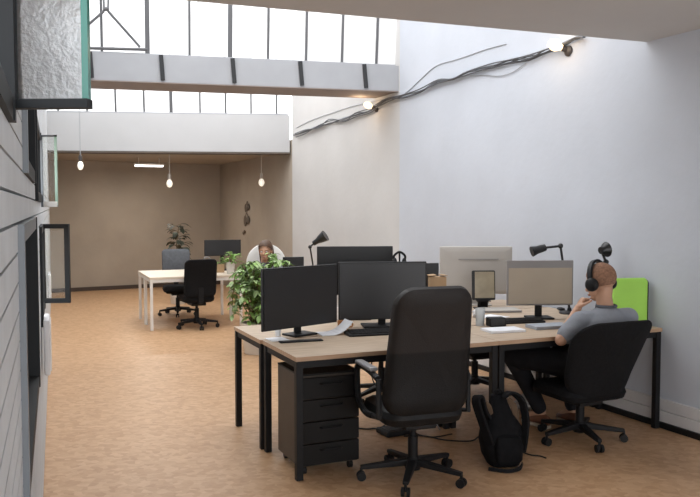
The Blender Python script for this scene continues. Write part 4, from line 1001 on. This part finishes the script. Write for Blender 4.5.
# ------------------------------------------------------------------ plants
def leaf(m, p, d, L, w, droop=.3, up=V((0, 0, 1))):
    d = V(d).normalized(); x = d.cross(up)
    if x.length < .1: x = V((1, 0, 0))
    x.normalize(); n = x.cross(d).normalized(); prof = ((0, .0, 0), (.25, .8, .03), (.55, 1, .02), (.8, .6, -.04), (1, 0.02, -.12)); rows = []
    for f, ww, z in prof:
        c = p + d*L*f + V((0, 0, -droop*L*f*f)) ; rows.append((c - x*w/2*ww + n*ww*w*.12, c - n*0, c + x*w/2*ww + n*ww*w*.12))
    vs = [[m.bm.verts.new(q_) for q_ in r] for r in rows]
    for a, b in zip(vs, vs[1:]):
        m.face([a[0], a[1], b[1], b[0]]); m.face([a[1], a[2], b[2], b[1]])
def pot(t, r, h, mt):
    m = MB(); m.lathe([(.001, 0), (r*.78, 0), (r*.82, .01), (r, h), (r*1.04, h), (r*1.04, h + .015), (r*.93, h + .015), (r*.9, h - .03)]); m.build('pot', mt, t)
    m = MB(); m.lathe([(.001, h - .035), (r*.89, h - .035), (r*.89, h - .03), (.001, h - .02)]); m.build('soil', M['soil'], t)
pb0 = G(257, 353)
t = thing('bushy_plant', 'large bushy green potted plant standing beside the desk group', 'plant', V((pb0.x, pb0.y, 0)))
pot(t, .17, .33, M['pot'])
random.seed(21)
m1, m2, ms = MB(), MB(), MB()
zt_ = W(258, 252, pb0.y).z
for k in range(34):
    a = random.uniform(0, 2*PI); rad = random.uniform(.05, .27); top = random.uniform(.55, 1.0)*zt_
    if rad > .2: top *= .92
    tip = V((math.cos(a)*rad + .02, math.sin(a)*rad*.9, top)); mid_ = V((math.cos(a)*rad*.5, math.sin(a)*rad*.5, top*.75))
    pts = spline([V((math.cos(a)*.05, math.sin(a)*.05, .31)), mid_, tip], 6); ms.tube(pts, .005, 5)
    drp = tip + V((math.cos(a)*.07, math.sin(a)*.07, -random.uniform(.1, .45)*top)); p2s = spline([tip, tip + V((math.cos(a)*.05, math.sin(a)*.05, -.02)), drp], 6); ms.tube(p2s, .0035, 5)
    for p in pts[5:] + p2s:
        for j in range(2):
            b = random.uniform(0, 2*PI); d = V((math.cos(b), math.sin(b), random.uniform(-.6, .5))); L = random.uniform(.055, .10)
            leaf(m1 if random.random() < .6 else m2, p + V((random.uniform(-.02, .02),)*3), d, L, L*.62, .4)
m1.build('foliage', M['leaf'], t, ang=180); m2.build('light_foliage', M['leaf_l'], t, ang=180); ms.build('stems', M['stem'], t)
pp = TP(1.10, .18, ZT + .001)
pq = W(230.5, 277, 11.0); t = thing('small_pot_plant', 'small green plant in a white pot on the far pale table', 'plant', V((pp.x, pp.y, ZT + .001)))
t.location = V((W(230.5, 270, pp.y).x, pp.y, ZT + .001))
pot(t, .062, .15, M['pot'])
m = MB(); ms = MB()
for k in range(26):
    a = random.uniform(0, 2*PI); el = random.uniform(.1, 1.3); d = V((math.cos(a)*math.cos(el), math.sin(a)*math.cos(el), math.sin(el))); L = random.uniform(.08, .22)
    p = V((0, 0, .13)) + d*L*.75; ms.tube([V((0, 0, .12)), p], .003, 4)
    for j in range(3): leaf(m, p, d + V((random.uniform(-.8, .8), random.uniform(-.8, .8), random.uniform(-.5, .3))), random.uniform(.06, .09), .045, .4)
m.build('foliage', M['leaf'], t, ang=180); ms.build('stems', M['stem'], t)
pd = W(178, 300, 13.2)
t = thing('dark_plant', 'sparse dark-leaved potted plant against the far beige wall', 'plant', V((pd.x, pd.y, 0)))
pot(t, .14, .28, M['pot'])
z0_, z1_ = .27, W(178, 224, 13.2).z
m = MB(); ms = MB(); random.seed(9)
ms.tube(spline([V((0, 0, z0_)), V((.02, 0, .7)), V((-.01, 0, 1.0)), V((.03, 0, z1_ - .05))], 6), [.014 - .0004*k for k in range(19)], 6)
for k in range(22):
    z = .78 + (z1_ - .80)*k/21; a = k*2.4; L = random.uniform(.07, .17)*(1.1 - .35*k/21); d = V((math.cos(a), math.sin(a), .35)); c0_ = V((.01, 0, z)); e_ = c0_ + d*L
    ms.tube([c0_, e_], .004, 4)
    for j in range(3): leaf(m, e_ - d*L*.3*j, d + V((random.uniform(-.5, .5), random.uniform(-.5, .5), random.uniform(-.5, .2))), random.uniform(.12, .17), .085, .5)
m.build('foliage', M['leaf_d'], t, ang=180); ms.build('stem', M['stem'], t)
# ------------------------------------------------------------------ light
w = bpy.data.worlds.new('sky'); scene.world = w; w.use_nodes = True
bg = w.node_tree.nodes['Background']; bg.inputs[0].default_value = (0.96, 0.975, 1.0, 1); bg.inputs[1].default_value = 2.7
def area(name, loc, rot, sx, sy, e, col=(1, 1, 1)):
    l = bpy.data.lights.new(name, 'AREA'); l.shape = 'RECTANGLE'; l.size = sx; l.size_y = sy; l.energy = e; l.color = col
    o = bpy.data.objects.new(name, l); COL.objects.link(o); o.location = loc; o.rotation_euler = rot; return o
area('skylight_near', (-1.3, 7.4, 5.4), (0, 0, DY), 3.4, 2.6, 25, (1, .99, .97))
area('back_window', (-.35, -1.5, 1.75), (PI/2, 0, 0), 2.6, 2.2, 75, (.97, .98, 1))  # fill lamp added behind the camera, no window there
area('skylight_far', (-2.3, 11.0, 6.0), (0, 0, DY), 3.2, 2.2, 90, (1, .99, .97))
area('tube_glow', tuple(pt + V((0, 0, -.03))), (0, 0, .42), .5, .05, 26, (1, .93, .84))
scene.view_settings.view_transform = 'Standard'; scene.view_settings.look = 'None'; scene.view_settings.exposure = 0.20
